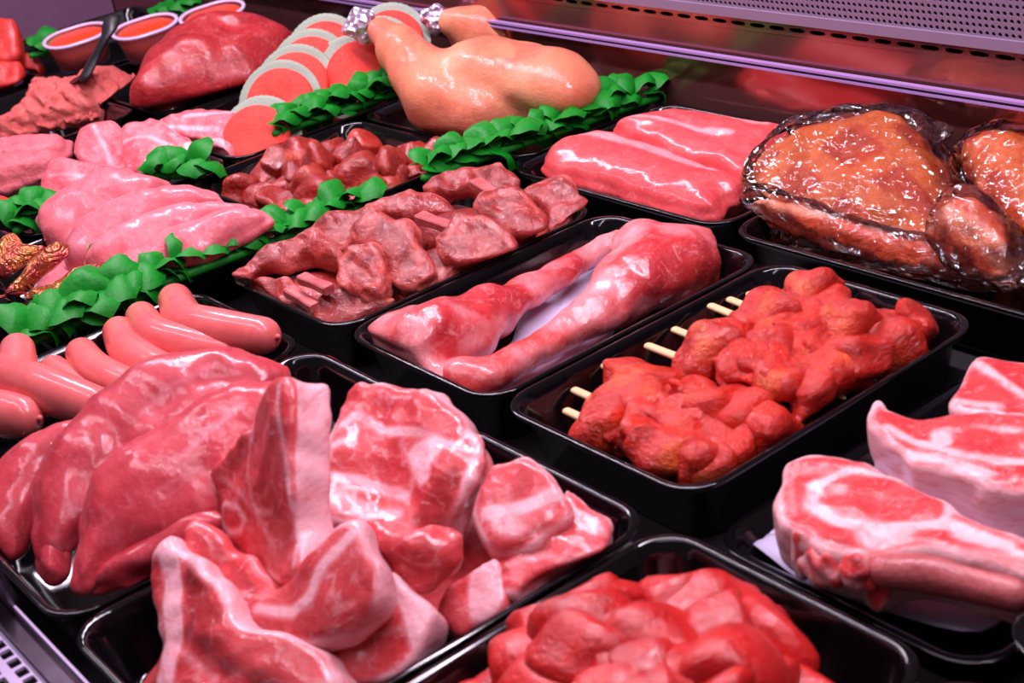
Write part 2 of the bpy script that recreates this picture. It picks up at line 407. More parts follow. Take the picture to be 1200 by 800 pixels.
def settle():
    """nudge each loose copy clear of the floor and walls of its tray"""
    bpy.context.view_layer.update()
    for o in list(COL.objects):
        if o.parent or o.get('kind') or o.name.split('.')[0] not in ('meat_strip', 'meat_cube', 'skewer', 'lamb_piece', 'meat_scrap', 'sausage', 'burger_patty', 'paper_disc', 'chicken_offcut'): continue
        for _ in range(2):
            ms = [c for c in ([o] if o.type == 'MESH' else o.children) if c.type == 'MESH']; Vs = []
            bpy.context.view_layer.update() if _ else None
            for c in ms:
                a = np.empty(len(c.data.vertices) * 3, np.float32); c.data.vertices.foreach_get('co', a); mw = np.array(c.matrix_world)
                Vs.append(a.reshape(-1, 3) @ mw[:3, :3].T + mw[:3, 3])
            V = np.concatenate(Vs); t = home((V.min(0) + V.max(0)) / 2)
            if not t: break
            low = V[V[:, 2] < t[4] + 0.001]; s = np.zeros(3)
            if len(low):
                x, y = inside(low, t)
                for i, q in ((0, x - low[:, 0]), (1, y - low[:, 1])): s[i] = np.clip((q.max() if q.max() > 1e-4 else 0) + (q.min() if q.min() < -1e-4 else 0), -0.02, 0.02)
            s[2] = max(0, t[5] + 0.09 * (t[4] - t[5]) - V[:, 2].min())
            if np.abs(s).max() < 1e-4: break
            o.location = np.array(o.location) + s
# ================================================================ traced pieces with real thickness
def frame(n):
    n = unit(n); e1 = np.cross([0, 0, 1.0], n)
    e1 = unit(e1) if np.linalg.norm(e1) > 1e-3 else np.array([1.0, 0, 0])
    return e1, np.cross(n, e1), n
def seg_dist(pl, X, Y):
    d = np.full(X.shape, 1e9)
    for (ax, ay), (bx, by) in zip(pl[:-1], pl[1:]):
        ex, ey = bx - ax, by - ay; t = np.clip(((X - ax) * ex + (Y - ay) * ey) / (ex * ex + ey * ey + 1e-18), 0, 1)
        d = np.minimum(d, np.hypot(X - ax - ex * t, Y - ay - ey * t))
    return d
def soft(d, w, s=0.004):                      # 1 inside distance w, 0.5 at w, falling over +-s
    return np.clip(0.5 - (d - w) / (2 * s), 0, 1)
seedc = [100]
def piece(name, outline, anchor, n, mat, label=None, cat='meat', group=None, kind='slab', t=0.02, r=0.005, T=(0.02, 0.015), w=0.03,
          amp=0.0018, freq=25, h=0.003, rim=0.0, side=0.0, top=0.0, fat=(), alt=(), bend=None, parent=None, rsoft=0.004, seed=None, smooth_n=4, grooves=(), rag=0.0012, minz=None):
    """an outline in the plane through `anchor` with normal n, made solid: 'slab' = cut slice of thickness t below the plane, 'pillow' = swollen muscle"""
    o = P(*anchor); e1, e2, n = frame(n)
    def to2(px): q = PP(px[0], px[1], o, n) - o; return (q @ e1, q @ e2)
    poly = spline([to2(p) for p in outline], smooth_n, True)
    if seed is None: seedc[0] += 7; seed = seedc[0]
    poly = poly + rag * np.stack([lump(np.c_[poly, poly[:, :1] * 0], 40, seed + 2, 8), lump(np.c_[poly, poly[:, :1] * 0], 40, seed + 3, 8)], 1)
    lo = poly.min(0) - 3 * h - 0.004; hi = poly.max(0) + 3 * h + 0.004
    ax = np.arange(lo[0], hi[0] + h, h); ay = np.arange(lo[1], hi[1] + h, h)
    X, Y = np.meshgrid(ax, ay, indexing='ij'); D2 = poly_sdf(poly, X, Y)
    if kind == 'slab': z0, z1 = -t - 3 * h - 0.003, 3 * h + 0.003
    else: z0, z1 = -T[1] - r - 3 * h - 0.003, T[0] + r + 3 * h + 0.003
    az = np.arange(z0, z1 + h, h); Z = az[None, None, :]; D2b = D2[:, :, None] + r
    if kind == 'slab':
        b = np.abs(Z + t / 2) - t / 2 + r
        D = np.minimum(np.maximum(D2b, b), 0) + np.hypot(np.maximum(D2b, 0), np.maximum(b, 0)) - r
    else:
        prof = np.sqrt(np.maximum(1 - (1 - np.clip(-D2b / w, 0, 1)) ** 2, 0))
        for gl, gw, gd in grooves:
            prof = prof * (1 - gd * np.exp(-(seg_dist([to2(p) for p in gl], X, Y) / gw) ** 2))[:, :, None]
        H = np.where(Z > 0, T[0], T[1]) * prof
        D = np.where(D2b < 0, np.abs(Z) - H, np.hypot(np.maximum(D2b, 0), Z)) - r
    G = np.stack(np.broadcast_arrays(X[:, :, None], Y[:, :, None], Z), -1)
    if amp: D = D + amp * lump(G, freq, seed, 10) + amp * 0.45 * lump(G, freq * 2.6, seed + 1, 10)
    V, F = biggest(*nets(D, (ax[0], ay[0], az[0]), h)); V = relax(V, F)
    d2 = poly_sdf(poly, V[:, 0], V[:, 1]); x, y, z = V.T
    fa = np.zeros(len(V)); al = np.zeros(len(V))
    if rim: fa = np.maximum(fa, np.clip(0.5 + (d2 + rim) / (2 * rsoft), 0, 1) * np.clip((z + t + 0.004) / 0.004, 0, 1))
    if side: fa = np.maximum(fa, side * np.clip(-(z + r * 0.7) / 0.003, 0, 1))
    if top: fa = np.maximum(fa, top * np.clip((z + 0.003) / 0.003, 0, 1))
    for arr, marks in ((fa, fat), (al, alt)):
        for mk in marks:
            pts = [to2(p) for p in mk[1]]
            if mk[0] == 'line': m = soft(seg_dist(pts, x, y), mk[2]) * (mk[3] if len(mk) > 3 else 1.0)
            elif mk[0] == 'area': m = soft(poly_sdf(spline(pts, 4, True), x, y), 0.0) * (mk[2] if len(mk) > 2 else 1.0)
            elif mk[0] == 'lean':                     # knocks fat back to lean inside the area
                m = soft(poly_sdf(spline(pts, 4, True), x, y), 0.0); arr *= 1 - m * np.clip((z + r + 0.003) / 0.002, 0, 1); continue
            arr[:] = np.maximum(arr, m * (1 if kind == 'pillow' else np.clip((z + r + 0.002) / 0.002, 0, 1)))
    if bend: V[:, 2] += bend(x, y)
    Wd = o + V[:, :1] * e1 + V[:, 1:2] * e2 + V[:, 2:] * n
    if minz is not None:                              # rests on the tray floor: pressed flat where it would go through
        Wd[:, 2] = np.where(Wd[:, 2] < minz + 0.004, minz + 0.004 * np.exp(np.minimum((Wd[:, 2] - minz - 0.004) / 0.02, 0)), Wd[:, 2])
    Wd = fit(Wd)
    ob = world_obj(name, Wd, F, M[mat], parent, {'fat': fa, 'alt': al})
    if label: tag(ob, label, cat, group)
    return ob
def tube(pts, radii, seg=20, sub=6, flat=1.0, cap=5, amp=0.0, freq=40, seed=1):
    C = spline(pts, sub); Rr = spline([[x] for x in radii], sub)[:, 0]; n = len(C)
    tan = np.gradient(C, axis=0); tan /= np.linalg.norm(tan, axis=1)[:, None]
    rings = []
    up = np.array([0, 0, 1.0])
    def ring(c, t, r):
        a = unit(np.cross(up, t)) if abs(t @ up) < 0.98 else np.array([1.0, 0, 0]); b = np.cross(t, a)
        th = np.linspace(0, 2 * np.pi, seg, endpoint=False)
        return c + r * (np.cos(th)[:, None] * a + np.sin(th)[:, None] * b * flat)
    for k in range(cap if cap > 0 else 0): s = (k + 0.35) / cap * math.pi / 2; rings.append(ring(C[0] - tan[0] * Rr[0] * math.cos(s), tan[0], Rr[0] * math.sin(s)))
    for i in range(n): rings.append(ring(C[i], tan[i], Rr[i]))
    for k in range(cap - 1, -1, -1): s = (k + 0.35) / cap * math.pi / 2; rings.append(ring(C[-1] + tan[-1] * Rr[-1] * math.cos(s), tan[-1], Rr[-1] * math.sin(s)))
    V = np.concatenate(rings); m = len(rings)
    if amp: V = V + (amp * lump(V, freq, seed))[:, None] * unit([0.3, -0.3, 0.9])
    F = [(k * seg + i, k * seg + (i + 1) % seg, (k + 1) * seg + (i + 1) % seg, (k + 1) * seg + i) for k in range(m - 1) for i in range(seg)]
    F.append(tuple(reversed(range(seg)))); F.append(tuple(range((m - 1) * seg, m * seg)))
    return V, F
# ---------------------------------------------------------------- meat colours
M['pork'] = meat('pork_slice', srgb(206, 64, 76), srgb(186, 46, 58), srgb(232, 146, 162), srgb(120, 25, 28), marb=0.05, rough=0.30, coat=0.4, bump=0.11, fib=(50, 130, 50), vein=0.15, vscale=20)
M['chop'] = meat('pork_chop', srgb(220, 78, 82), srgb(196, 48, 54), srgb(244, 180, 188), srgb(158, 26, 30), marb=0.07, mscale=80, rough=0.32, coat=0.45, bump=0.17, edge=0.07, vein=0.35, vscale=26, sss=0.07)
M['strip'] = meat('red_strip', srgb(206, 24, 20), srgb(176, 12, 12), srgb(224, 62, 56), srgb(120, 8, 8), marb=0.10, rough=0.26, coat=0.5, bump=0.4, mscale=150, vein=0.3, fib=(40, 180, 180))
M['tikka'] = meat('marinated_meat', srgb(222, 36, 8), srgb(196, 20, 4), srgb(240, 96, 34), srgb(90, 16, 8), marb=0.2, mscale=240, rough=0.3, coat=0.7, bump=0.75, vein=0.3, vscale=120)
M['veal'] = meat('rib_chop', srgb(218, 66, 66), srgb(200, 44, 48), srgb(248, 190, 194), srgb(150, 30, 30), marb=0.12, mscale=110, rough=0.32, coat=0.35, bump=0.22, edge=0.10, vein=0.4, vscale=45)
M['shank'] = meat('shank', srgb(200, 50, 56), srgb(176, 34, 42), srgb(238, 160, 164), srgb(214, 66, 50), marb=0.16, mscale=60, rough=0.28, coat=0.45, bump=0.22, fib=(200, 60, 60), edge=0.2, vein=0.4, vscale=30)
M['lamb'] = meat('lamb', srgb(162, 40, 34), srgb(124, 22, 20), srgb(212, 106, 98), srgb(84, 16, 14), marb=0.18, mscale=120, rough=0.28, coat=0.45, bump=0.5, edge=0.16, vein=0.35, vscale=50)
M['bone'] = meat('bone', srgb(206, 108, 108), srgb(184, 80, 82), srgb(234, 168, 168), marb=0.1, rough=0.4, bump=0.25, vein=0.1)
M['sausage'] = meat('sausage', srgb(236, 112, 110), srgb(228, 98, 98), srgb(244, 150, 146), marb=0.05, mscale=420, rough=0.27, coat=0.45, bump=0.05, fine=0.10, sss=0.15, vein=0.0)
M['cube'] = meat('meat_cube', srgb(166, 34, 22), srgb(130, 16, 12), srgb(214, 96, 74), marb=0.14, rough=0.22, coat=0.55, bump=0.5, mscale=120, vein=0.3)
M['loin'] = meat('loin', srgb(224, 78, 78), srgb(220, 70, 74), srgb(240, 164, 170), marb=0.08, mscale=50, rough=0.31, coat=0.35, bump=0.14, fib=(50, 200, 60), edge=0.16, vein=0.2, vscale=25)
M['breast'] = meat('chicken_breast', srgb(234, 124, 134), srgb(224, 102, 112), srgb(244, 180, 186), srgb(210, 66, 66), marb=0.06, mscale=50, rough=0.28, coat=0.32, bump=0.2, fib=(60, 160, 60), vein=0.08, vscale=25)
M['skin'] = meat('chicken_skin', srgb(220, 132, 96), srgb(212, 108, 82), srgb(232, 162, 124), srgb(205, 80, 52), marb=0.07, mscale=60, rough=0.36, coat=0.25, bump=0.22, bscale=420, vein=0.1)
M['steak'] = meat('pale_steak', srgb(232, 98, 108), srgb(222, 78, 90), srgb(246, 180, 190), srgb(180, 40, 44), marb=0.14, rough=0.3, coat=0.35, bump=0.35, vein=0.4, vscale=35)
M['mince'] = meat('mince', srgb(244, 118, 110), srgb(234, 92, 86), srgb(250, 180, 172), marb=0.25, mscale=330, rough=0.38, coat=0.25, bump=0.6, bscale=330, vein=0.2)
M['pinkmince'] = meat('pink_mince', srgb(236, 118, 126), srgb(228, 98, 108), srgb(246, 170, 174), marb=0.2, mscale=200, rough=0.38, coat=0.25, bump=0.4, vein=0.2)
M['beef'] = meat('beef_joint', srgb(186, 40, 44), srgb(160, 26, 30), srgb(222, 104, 104), srgb(90, 8, 10), marb=0.1, mscale=60, rough=0.33, coat=0.3, bump=0.35, vein=0.45, vscale=22)
M['redsteak'] = meat('red_steak', srgb(226, 56, 44), srgb(196, 34, 30), srgb(236, 120, 108), marb=0.1, rough=0.33)
M['patty'] = meat('burger_patty', srgb(246, 76, 62), srgb(240, 62, 52), srgb(250, 124, 106), marb=0.08, mscale=420, rough=0.5, coat=0.05, bump=0.35, bscale=420, vein=0.1)
M['spiced'] = meat('spiced_joint', srgb(206, 76, 20), srgb(170, 44, 12), srgb(240, 134, 66), srgb(120, 20, 10), marb=0.3, mscale=200, rough=0.25, coat=0.4, bump=0.6, edge=0.2, vein=0.3)
# ================================================================ front row: long smooth pork slices
FL = 0.005                                            # inside floor of the trays
g = 'overlapping long pork slices'
nS = (0.50, -0.22, 0.84)
piece('pork_slice', [(70, 492), (35, 512), (0, 545), (-25, 590), (-20, 650), (20, 655), (45, 610), (70, 560), (110, 500)], (35, 580, 0.052), nS, 'pork',
      'pork slice furthest left, half hidden under its neighbours, at the edge of the photo', group=g, kind='pillow', T=(0.011, 0.012), w=0.03, h=0.0032, minz=0.02)
piece('pork_slice', [(341, 436), (315, 420), (275, 409), (235, 408), (195, 414), (158, 430), (122, 455), (90, 487), (60, 525), (42, 570), (38, 615), (47, 660), (72, 660), (110, 625), (160, 585), (220, 545), (285, 500), (330, 462)],
      (190, 490, 0.085), nS, 'pork', 'long smooth pork slice lying at the back, next to the sausages', group=g, kind='pillow', T=(0.012, 0.010), w=0.035, h=0.0032, grooves=[([(330, 445), (230, 462), (150, 520), (85, 610)], 0.006, 0.2)], fat=[('line', [(250, 440), (200, 470), (170, 500)], 0.003, 0.6)])
piece('pork_slice', [(352, 446), (300, 447), (250, 460), (205, 484), (165, 508), (128, 540), (102, 580), (90, 630), (86, 690), (108, 690), (140, 656), (190, 645), (250, 630), (310, 580), (350, 520)],
      (215, 555, 0.082), (0.52, -0.30, 0.82), 'pork', 'long smooth pork slice in front, its right end under the standing chop', group=g, kind='pillow', T=(0.014, 0.014), w=0.045, h=0.0032, minz=0.02, grooves=[([(340, 470), (240, 500), (150, 560), (110, 650)], 0.005, 0.15)], fat=[('line', [(290, 490), (250, 520), (225, 545)], 0.0035, 0.62), ('line', [(190, 590), (215, 575), (240, 560)], 0.0015, 0.7)])
piece('pork_slice', [(250, 588), (205, 606), (155, 636), (115, 668), (94, 694), (112, 700), (150, 690), (200, 672), (250, 655), (290, 610)], (180, 655, 0.05), (0.5, -0.4, 0.76), 'pork',
      'narrow lowest pork slice just above the curved tray corner', group=g, kind='pillow', T=(0.010, 0.012), w=0.02, h=0.003, minz=0.02)
piece('pork_slice', [(45, 640), (60, 615), (80, 610), (82, 650), (78, 680), (55, 688), (42, 668)], (65, 655, 0.040), (0.5, -0.4, 0.76), 'pork',
      'small pork slice end tucked down in the dark tray corner at the left', group=g, kind='pillow', T=(0.009, 0.009), w=0.015, h=0.003)
# ================================================================ front row: heap of pork chops
g = 'pork chops heaped in the front tray'
piece('pork_chop', [(185, 627), (203, 643), (239, 669), (275, 705), (296, 736), (368, 754), (384, 803), (378, 840), (150, 845), (156, 782), (182, 762), (177, 726), (154, 689), (156, 658), (172, 635)],
      (265, 745, 0.062), (0.25, -0.55, 0.78), 'chop', 'pork chop at the bottom left with a pale bony ridge, cut by the bottom edge', 'meat', g, t=0.024, r=0.005, amp=0.0032, rim=0.003,
      fat=[('line', [(188, 640), (196, 690), (205, 740), (200, 790), (200, 840)], 0.007), ('line', [(215, 760), (260, 800)], 0.003, 0.6)], alt=[('area', [(215, 660), (250, 690), (275, 730), (250, 745), (222, 720)], 0.7)],
      bend=lambda x, y: 0.010 * np.sin(x * 38 + 1.4), minz=0.006)
piece('pork_chop', [(451, 669), (482, 687), (508, 710), (505, 731), (492, 762), (471, 785), (430, 800), (384, 806), (368, 770), (385, 745), (409, 735), (435, 705)],
      (450, 740, 0.052), (0.35, -0.45, 0.82), 'chop', 'pork chop with a broad white fat flank, above the bottom tray edge', 'meat', g, t=0.026, r=0.0045, amp=0.002, rim=0.003, fat=[('area', [(452, 672), (484, 689), (508, 712), (502, 740), (485, 770), (472, 720), (455, 695)]), ('line', [(400, 745), (440, 740), (470, 735)], 0.003, 0.55)], side=0.55, minz=0.006)
piece('pork_chop', [(515, 690), (545, 668), (578, 648), (592, 672), (588, 712), (556, 733), (533, 745), (510, 718)], (552, 695, 0.045), (0.4, -0.45, 0.8), 'chop',
      'small pork chop end with white fat, low beside the red strips tray', 'meat', g, t=0.024, r=0.004, amp=0.002, fat=[('area', [(552, 668), (578, 650), (590, 680), (585, 712), (556, 731), (548, 705)])], side=0.6, minz=0.006)
piece('pork_chop', [(570, 682), (600, 676), (636, 684), (650, 700), (630, 718), (600, 728), (572, 718)], (610, 700, 0.034), (0.3, -0.3, 0.9), 'chop',
      'lowest pork chop, a red and white sliver by the tray wall', 'meat', g, t=0.02, r=0.006, amp=0.002, fat=[('area', [(605, 690), (640, 690), (640, 715), (610, 722)])], minz=0.006)
piece('pork_chop', [(660, 566), (699, 592), (721, 617), (721, 643), (700, 660), (668, 676), (632, 697), (600, 694), (572, 684), (575, 650), (612, 632), (645, 604)],
      (660, 640, 0.056), (0.28, -0.25, 0.93), 'chop', 'pork chop furthest right in the heap, touching the tray rim', 'meat', g, t=0.022, r=0.0045, amp=0.0025, rim=0.0025, fat=[('line', [(600, 660), (640, 650), (670, 660), (705, 640)], 0.0025, 0.75), ('area', [(676, 596), (705, 604), (716, 625), (690, 628)], 0.55)], alt=[('line', [(585, 668), (640, 640)], 0.004, 0.7)], bend=lambda x, y: -3.2 * x * x, minz=0.012)
piece('pork_chop', [(575, 545), (616, 540), (642, 553), (668, 576), (670, 594), (647, 617), (616, 638), (585, 645), (566, 627), (556, 602), (562, 570)],
      (612, 592, 0.074), (0.30, -0.28, 0.91), 'chop', 'pork chop with a curled white edge just left of the rightmost one', 'meat', g, t=0.020, r=0.0045, amp=0.0028, rim=0.002, fat=[('line', [(572, 603), (600, 600), (632, 588), (660, 574)], 0.0045), ('area', [(572, 606), (610, 604), (622, 618), (600, 630), (578, 626)], 0.6)], alt=[('line', [(590, 640), (640, 612)], 0.005, 0.7)], bend=lambda x, y: 0.006 * np.sin(y * 45), minz=0.02)
piece('pork_chop', [(428, 617), (456, 607), (492, 612), (528, 620), (546, 638), (547, 658), (533, 676), (502, 690), (477, 684), (448, 668), (428, 650)],
      (490, 648, 0.070), (0.30, -0.52, 0.80), 'chop', 'deep red boneless pork chop in the middle of the heap', 'meat', g, kind='pillow', T=(0.012, 0.012), w=0.022, amp=0.003, freq=30, alt=[('area', [(450, 625), (520, 640), (515, 670), (470, 668)], 0.52)])
piece('pork_chop', [(389, 617), (414, 612), (427, 632), (440, 658), (440, 689), (427, 716), (399, 740), (368, 751), (327, 748), (298, 738), (280, 720), (285, 690), (330, 672), (368, 640)],
      (370, 695, 0.078), (0.22, -0.58, 0.78), 'chop', 'rounded pork chop with a curved fat seam, below the standing chop', 'meat', g, t=0.024, r=0.006, amp=0.0025, rim=0.002, fat=[('line', [(301, 712), (342, 717), (363, 702), (380, 664), (412, 626)], 0.0035), ('line', [(392, 712), (412, 706)], 0.002, 0.7)], alt=[('line', [(300, 725), (340, 735), (390, 730), (425, 690)], 0.008, 0.52)], minz=0.02)
piece('pork_chop', [(394, 447), (430, 443), (482, 453), (528, 477), (559, 505), (574, 529), (572, 545), (562, 560), (546, 585), (520, 609), (490, 622), (466, 614), (450, 612), (425, 614), (384, 606), (378, 570), (386, 503)],
      (480, 530, 0.095), (0.30, -0.34, 0.89), 'chop', 'large pork chop with white fat seams, right of the standing chop', 'meat', g, t=0.028, r=0.0045, amp=0.0032, freq=28, rim=0.002, side=0.5, h=0.0026,
      fat=[('line', [(399, 495), (412, 482), (430, 487), (445, 500), (470, 506), (500, 512), (533, 527), (559, 534)], 0.0028), ('line', [(392, 520), (408, 512), (412, 500)], 0.003), ('area', [(478, 535), (492, 520), (512, 518), (522, 530), (508, 545), (505, 562), (490, 566)]), ('line', [(385, 556), (415, 558), (445, 566), (472, 574)], 0.0035), ('area', [(384, 575), (430, 580), (470, 588), (468, 606), (430, 612), (386, 604)], 0.62), ('line', [(550, 508), (564, 530), (556, 556), (545, 582)], 0.0025), ('line', [(470, 520), (486, 545), (476, 580)], 0.0018, 0.8)],
      alt=[('area', [(494, 585), (520, 560), (540, 552), (545, 575), (520, 606), (492, 616), (474, 610)], 0.75)], bend=lambda x, y: 0.005 * np.sin(x * 50 + y * 25), minz=0.02)
piece('pork_chop', [(343, 441), (324, 452), (300, 488), (286, 506), (254, 548), (221, 576), (226, 594), (244, 617), (256, 637), (275, 658), (301, 676), (334, 684), (349, 669), (346, 617), (349, 529), (350, 470)],
      (300, 590, 0.092), (-0.10, -0.84, 0.53), 'chop', 'standing rib chop with a broad white fat edge, on top of the heap', 'meat', g, t=0.029, r=0.004, amp=0.0026, side=0.8, h=0.0026,
      fat=[('line', [(338, 455), (344, 540), (342, 660)], 0.0025, 0.9), ('line', [(300, 500), (292, 540), (300, 590), (318, 640)], 0.0022, 0.75), ('line', [(262, 560), (285, 580), (300, 600), (320, 600)], 0.002, 0.7),
           ('line', [(256, 596), (266, 590), (280, 594), (286, 608), (280, 622), (266, 624), (257, 612), (256, 598)], 0.0018, 1.0), ('line', [(242, 612), (270, 650), (320, 678)], 0.0028, 0.8)],
      alt=[('area', [(228, 568), (243, 566), (246, 582), (234, 588)]), ('area', [(305, 570), (322, 560), (330, 600), (312, 610)], 0.6)], bend=lambda x, y: 0.006 * np.sin(y * 28) + 0.5 * x * x)
# ================================================================ sausages
g = 'sausages in the front tray'
def sausage(px, rad, label, rr=None):
    pts = [P(*p) for p in px]; n = len(pts)
    radii = rr or [rad * 0.86] + [rad] * (n - 2) + [rad * 0.86]
    V, F = tube(pts, radii, 24, 7)
    e = empty('sausage', np.append((V.min(0)[:2] + V.max(0)[:2]) / 2, V[:, 2].min())); tag(e, label, 'sausage', g)
    world_obj('casing', V, F, M['sausage'], e)
    for q, t in ((pts[0], unit(pts[0] - pts[1])), (pts[-1], unit(pts[-1] - pts[-2]))):
        k = q + t * rad * 0.72
        V2, F2 = tube([k, k + t * rad * 0.16, k + t * rad * 0.24 + np.array([0, 0, 0.001])], [rad * 0.26, rad * 0.12, rad * 0.13], 8, 2, cap=2)
        world_obj('twisted_end', V2, F2, M['sausage'], e)
    return e
sausage([(6, 400, 0.060), (2, 432, 0.056), (-30, 455, 0.050)], 0.0165, 'sausage lying upright at the left edge, only its rounded end showing')
sausage([(208, 352, 0.052), (222, 377, 0.056), (258, 386, 0.058), (310, 393, 0.058)], 0.0172, 'thick bent sausage nearest the lamb tray corner')
sausage([(166, 372, 0.050), (182, 393, 0.052), (222, 405, 0.050), (268, 412, 0.046)], 0.0160, 'second sausage from the lamb tray, bent at its left end')
sausage([(124, 380, 0.046), (136, 402, 0.046), (165, 422, 0.046), (205, 436, 0.044)], 0.0160, 'middle sausage of the row, its right end under the pork slices')
sausage([(82, 405, 0.042), (96, 424, 0.042), (125, 440, 0.042), (165, 455, 0.040)], 0.0155, 'fourth sausage from the lamb tray, left of the middle one')
sausage([(42, 418, 0.036), (58, 432, 0.034), (90, 448, 0.034)], 0.0140, 'small sausage end peeping between two longer sausages')
sausage([(-25, 425, 0.058), (20, 440, 0.060), (55, 453, 0.060), (100, 468, 0.056)], 0.0178, 'large sausage lying crosswise over the others at the left')
sausage([(-40, 480, 0.052), (0, 484, 0.052), (28, 488, 0.052)], 0.0180, 'sausage stub at the left edge below the crosswise sausage')
V, F = tube([P(372, 440, 0.022), P(382, 434, 0.026), P(392, 444, 0.022)], [0.010, 0.012, 0.010], 18, 4)
tag(world_obj('meat_lump', V, F, M['strip']), 'small round red lump of meat in the tray corner behind the chops', 'meat')
# filler chops low in the heap
piece('pork_chop', [(395, 600), (470, 590), (560, 600), (600, 650), (560, 700), (480, 720), (410, 690)], (490, 655, 0.034), (0.1, -0.1, 1), 'chop',
      'pork chop at the bottom of the heap, seen only in the gaps', 'meat', 'pork chops heaped in the front tray', t=0.022, amp=0.003, minz=0.006)
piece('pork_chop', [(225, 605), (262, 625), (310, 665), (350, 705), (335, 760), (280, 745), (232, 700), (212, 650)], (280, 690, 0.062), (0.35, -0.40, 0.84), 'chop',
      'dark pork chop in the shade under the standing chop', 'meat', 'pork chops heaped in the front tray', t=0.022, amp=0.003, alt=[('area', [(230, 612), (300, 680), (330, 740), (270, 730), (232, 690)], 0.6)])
# ================================================================ red strips, front right tray
def lumpmesh(name, mat, L, W_, T_, seed, bend=0.0, amp=0.16, h=None, twist=0.0, fatline=0.0, boxy=0.0):
    h = h or L / 15
    def fn(G):
        q = G.copy(); q[..., 2] = q[..., 2] - bend * (q[..., 0] ** 2) / L
        q[..., 1] = q[..., 1] - twist * q[..., 0] ** 2 / L
        e = ell(q, (0, 0, 0), (L / 2, W_ / 2, T_ / 2))
        if boxy:
            b = np.abs(q) - np.array([L / 2, W_ / 2, T_ / 2]) * 0.72; r = T_ * 0.14
            e2 = np.linalg.norm(np.maximum(b, 0), axis=-1) + np.minimum(b.max(-1), 0) - r; e = e * (1 - boxy) + e2 * boxy
        return e + amp * T_ * lump(G, 0.45 / W_, seed, 12) + amp * 0.45 * T_ * lump(G, 1.1 / W_, seed + 3, 10)
    k = 0.62 + amp; B = abs(bend) * L / 4 + abs(twist) * L / 4
    V, F = volume(fn, (-L * k, -W_ * k - B, -T_ * k - B), (L * k, W_ * k + B, T_ * k + B), h)
    fa = np.clip(0.5 * fatline + 0.5 * lump(V, 0.8 / W_, seed + 9) * (fatline > 0), 0, 1)
    return mesh_data(name, V, F, M[mat], True, {'fat': fa, 'alt': np.zeros(len(V))})
strips = [lumpmesh('meat_strip', 'strip', random.uniform(0.056, 0.074), random.uniform(0.036, 0.046), random.uniform(0.015, 0.020), 300 + i, bend=random.choice([-1.5, -1.1, -0.7, 0.6]), twist=random.uniform(-0.6, 0.6), amp=0.36, fatline=0.3, boxy=0.65, h=0.0034) for i in range(10)]
spots = []
for px, py, z in [(592, 800, .040), (612, 762, .050), (640, 735, .058), (655, 718, .056), (700, 712, .060), (735, 722, .058), (668, 745, .066), (700, 740, .070), (640, 775, .058), (690, 775, .074), (735, 755, .074), (650, 810, .058), (705, 815, .074), (755, 790, .078),
                  (810, 712, .060), (840, 706, .062), (870, 722, .056), (800, 745, .074), (845, 742, .074), (885, 752, .056), (800, 778, .078), (845, 780, .076), (890, 790, .060), (915, 805, .048), (820, 815, .076), (770, 830, .076), (870, 825, .062), (720, 845, .070), (660, 850, .056), (790, 860, .066), (860, 865, .056)]:
    spots.append(P(px, py, z))
rs = random.Random(8)
for u in np.linspace(0.650, 0.745, 3):                # lower layers of the heap
    for v in np.linspace(-0.255, -0.105, 5): spots.append(np.array([u, v, 0.024 + 0.008 * rs.random()]))
for u in np.linspace(0.66, 0.74, 3):
    for v in np.linspace(-0.235, -0.125, 4): spots.append(np.array([u, v, 0.043 + 0.008 * rs.random()]))
for i, s in enumerate(spots):
    o = place('meat_strip', strips[i % 10], None, s, (rs.uniform(-0.5, 0.5), rs.uniform(-0.4, 0.4), rs.uniform(0, 6.28)))
    top = i < 31; lft = i < 14
    tag(o, 'bright red meat strip on the left mound of the front heap' if top and lft else 'bright red meat strip on the right mound of the front heap' if top else 'bright red meat strip low in the front heap, under the mounds', 'meat', 'red meat strips, left mound' if top and lft else 'red meat strips, right mound' if top else 'red meat strips low in the heap')
# ================================================================ skewers
def chunk_set(name, mat, n, size, seed, amp=0.3, **kw):
    return [lumpmesh(name, mat, size * random.uniform(0.95, 1.25), size * random.uniform(0.85, 1.1), size * random.uniform(0.75, 0.95), seed + 11 * i, amp=amp, h=size / 14, **kw) for i in range(n)]
tik = chunk_set('meat_cube', 'tikka', 12, 0.0255, 500, amp=0.36, fatline=0.35, boxy=0.7)
SK = [(.042, .428, .458, .029), (.064, .408, .440, .030), (.094, .406, .432, .033), (.124, .424, .472, .042), (.156, .410, .448, .035), (.188, .418, .458, .043), (.216, .408, .434, .034), (.243, .404, .440, .032)]   # v, stick end, first meat, height
words = ['first marinated skewer, nearest the front corner of its tray', 'second marinated skewer counted from the front corner', 'third marinated skewer counted from the front corner', 'fourth marinated skewer, its long stick bare at the left',
         'fifth marinated skewer counted from the front corner', 'sixth marinated skewer, lying high with a bare stick end', 'seventh marinated skewer, second from the back corner', 'last marinated skewer, nearest the back corner and the bagged joints']
rs = random.Random(21)
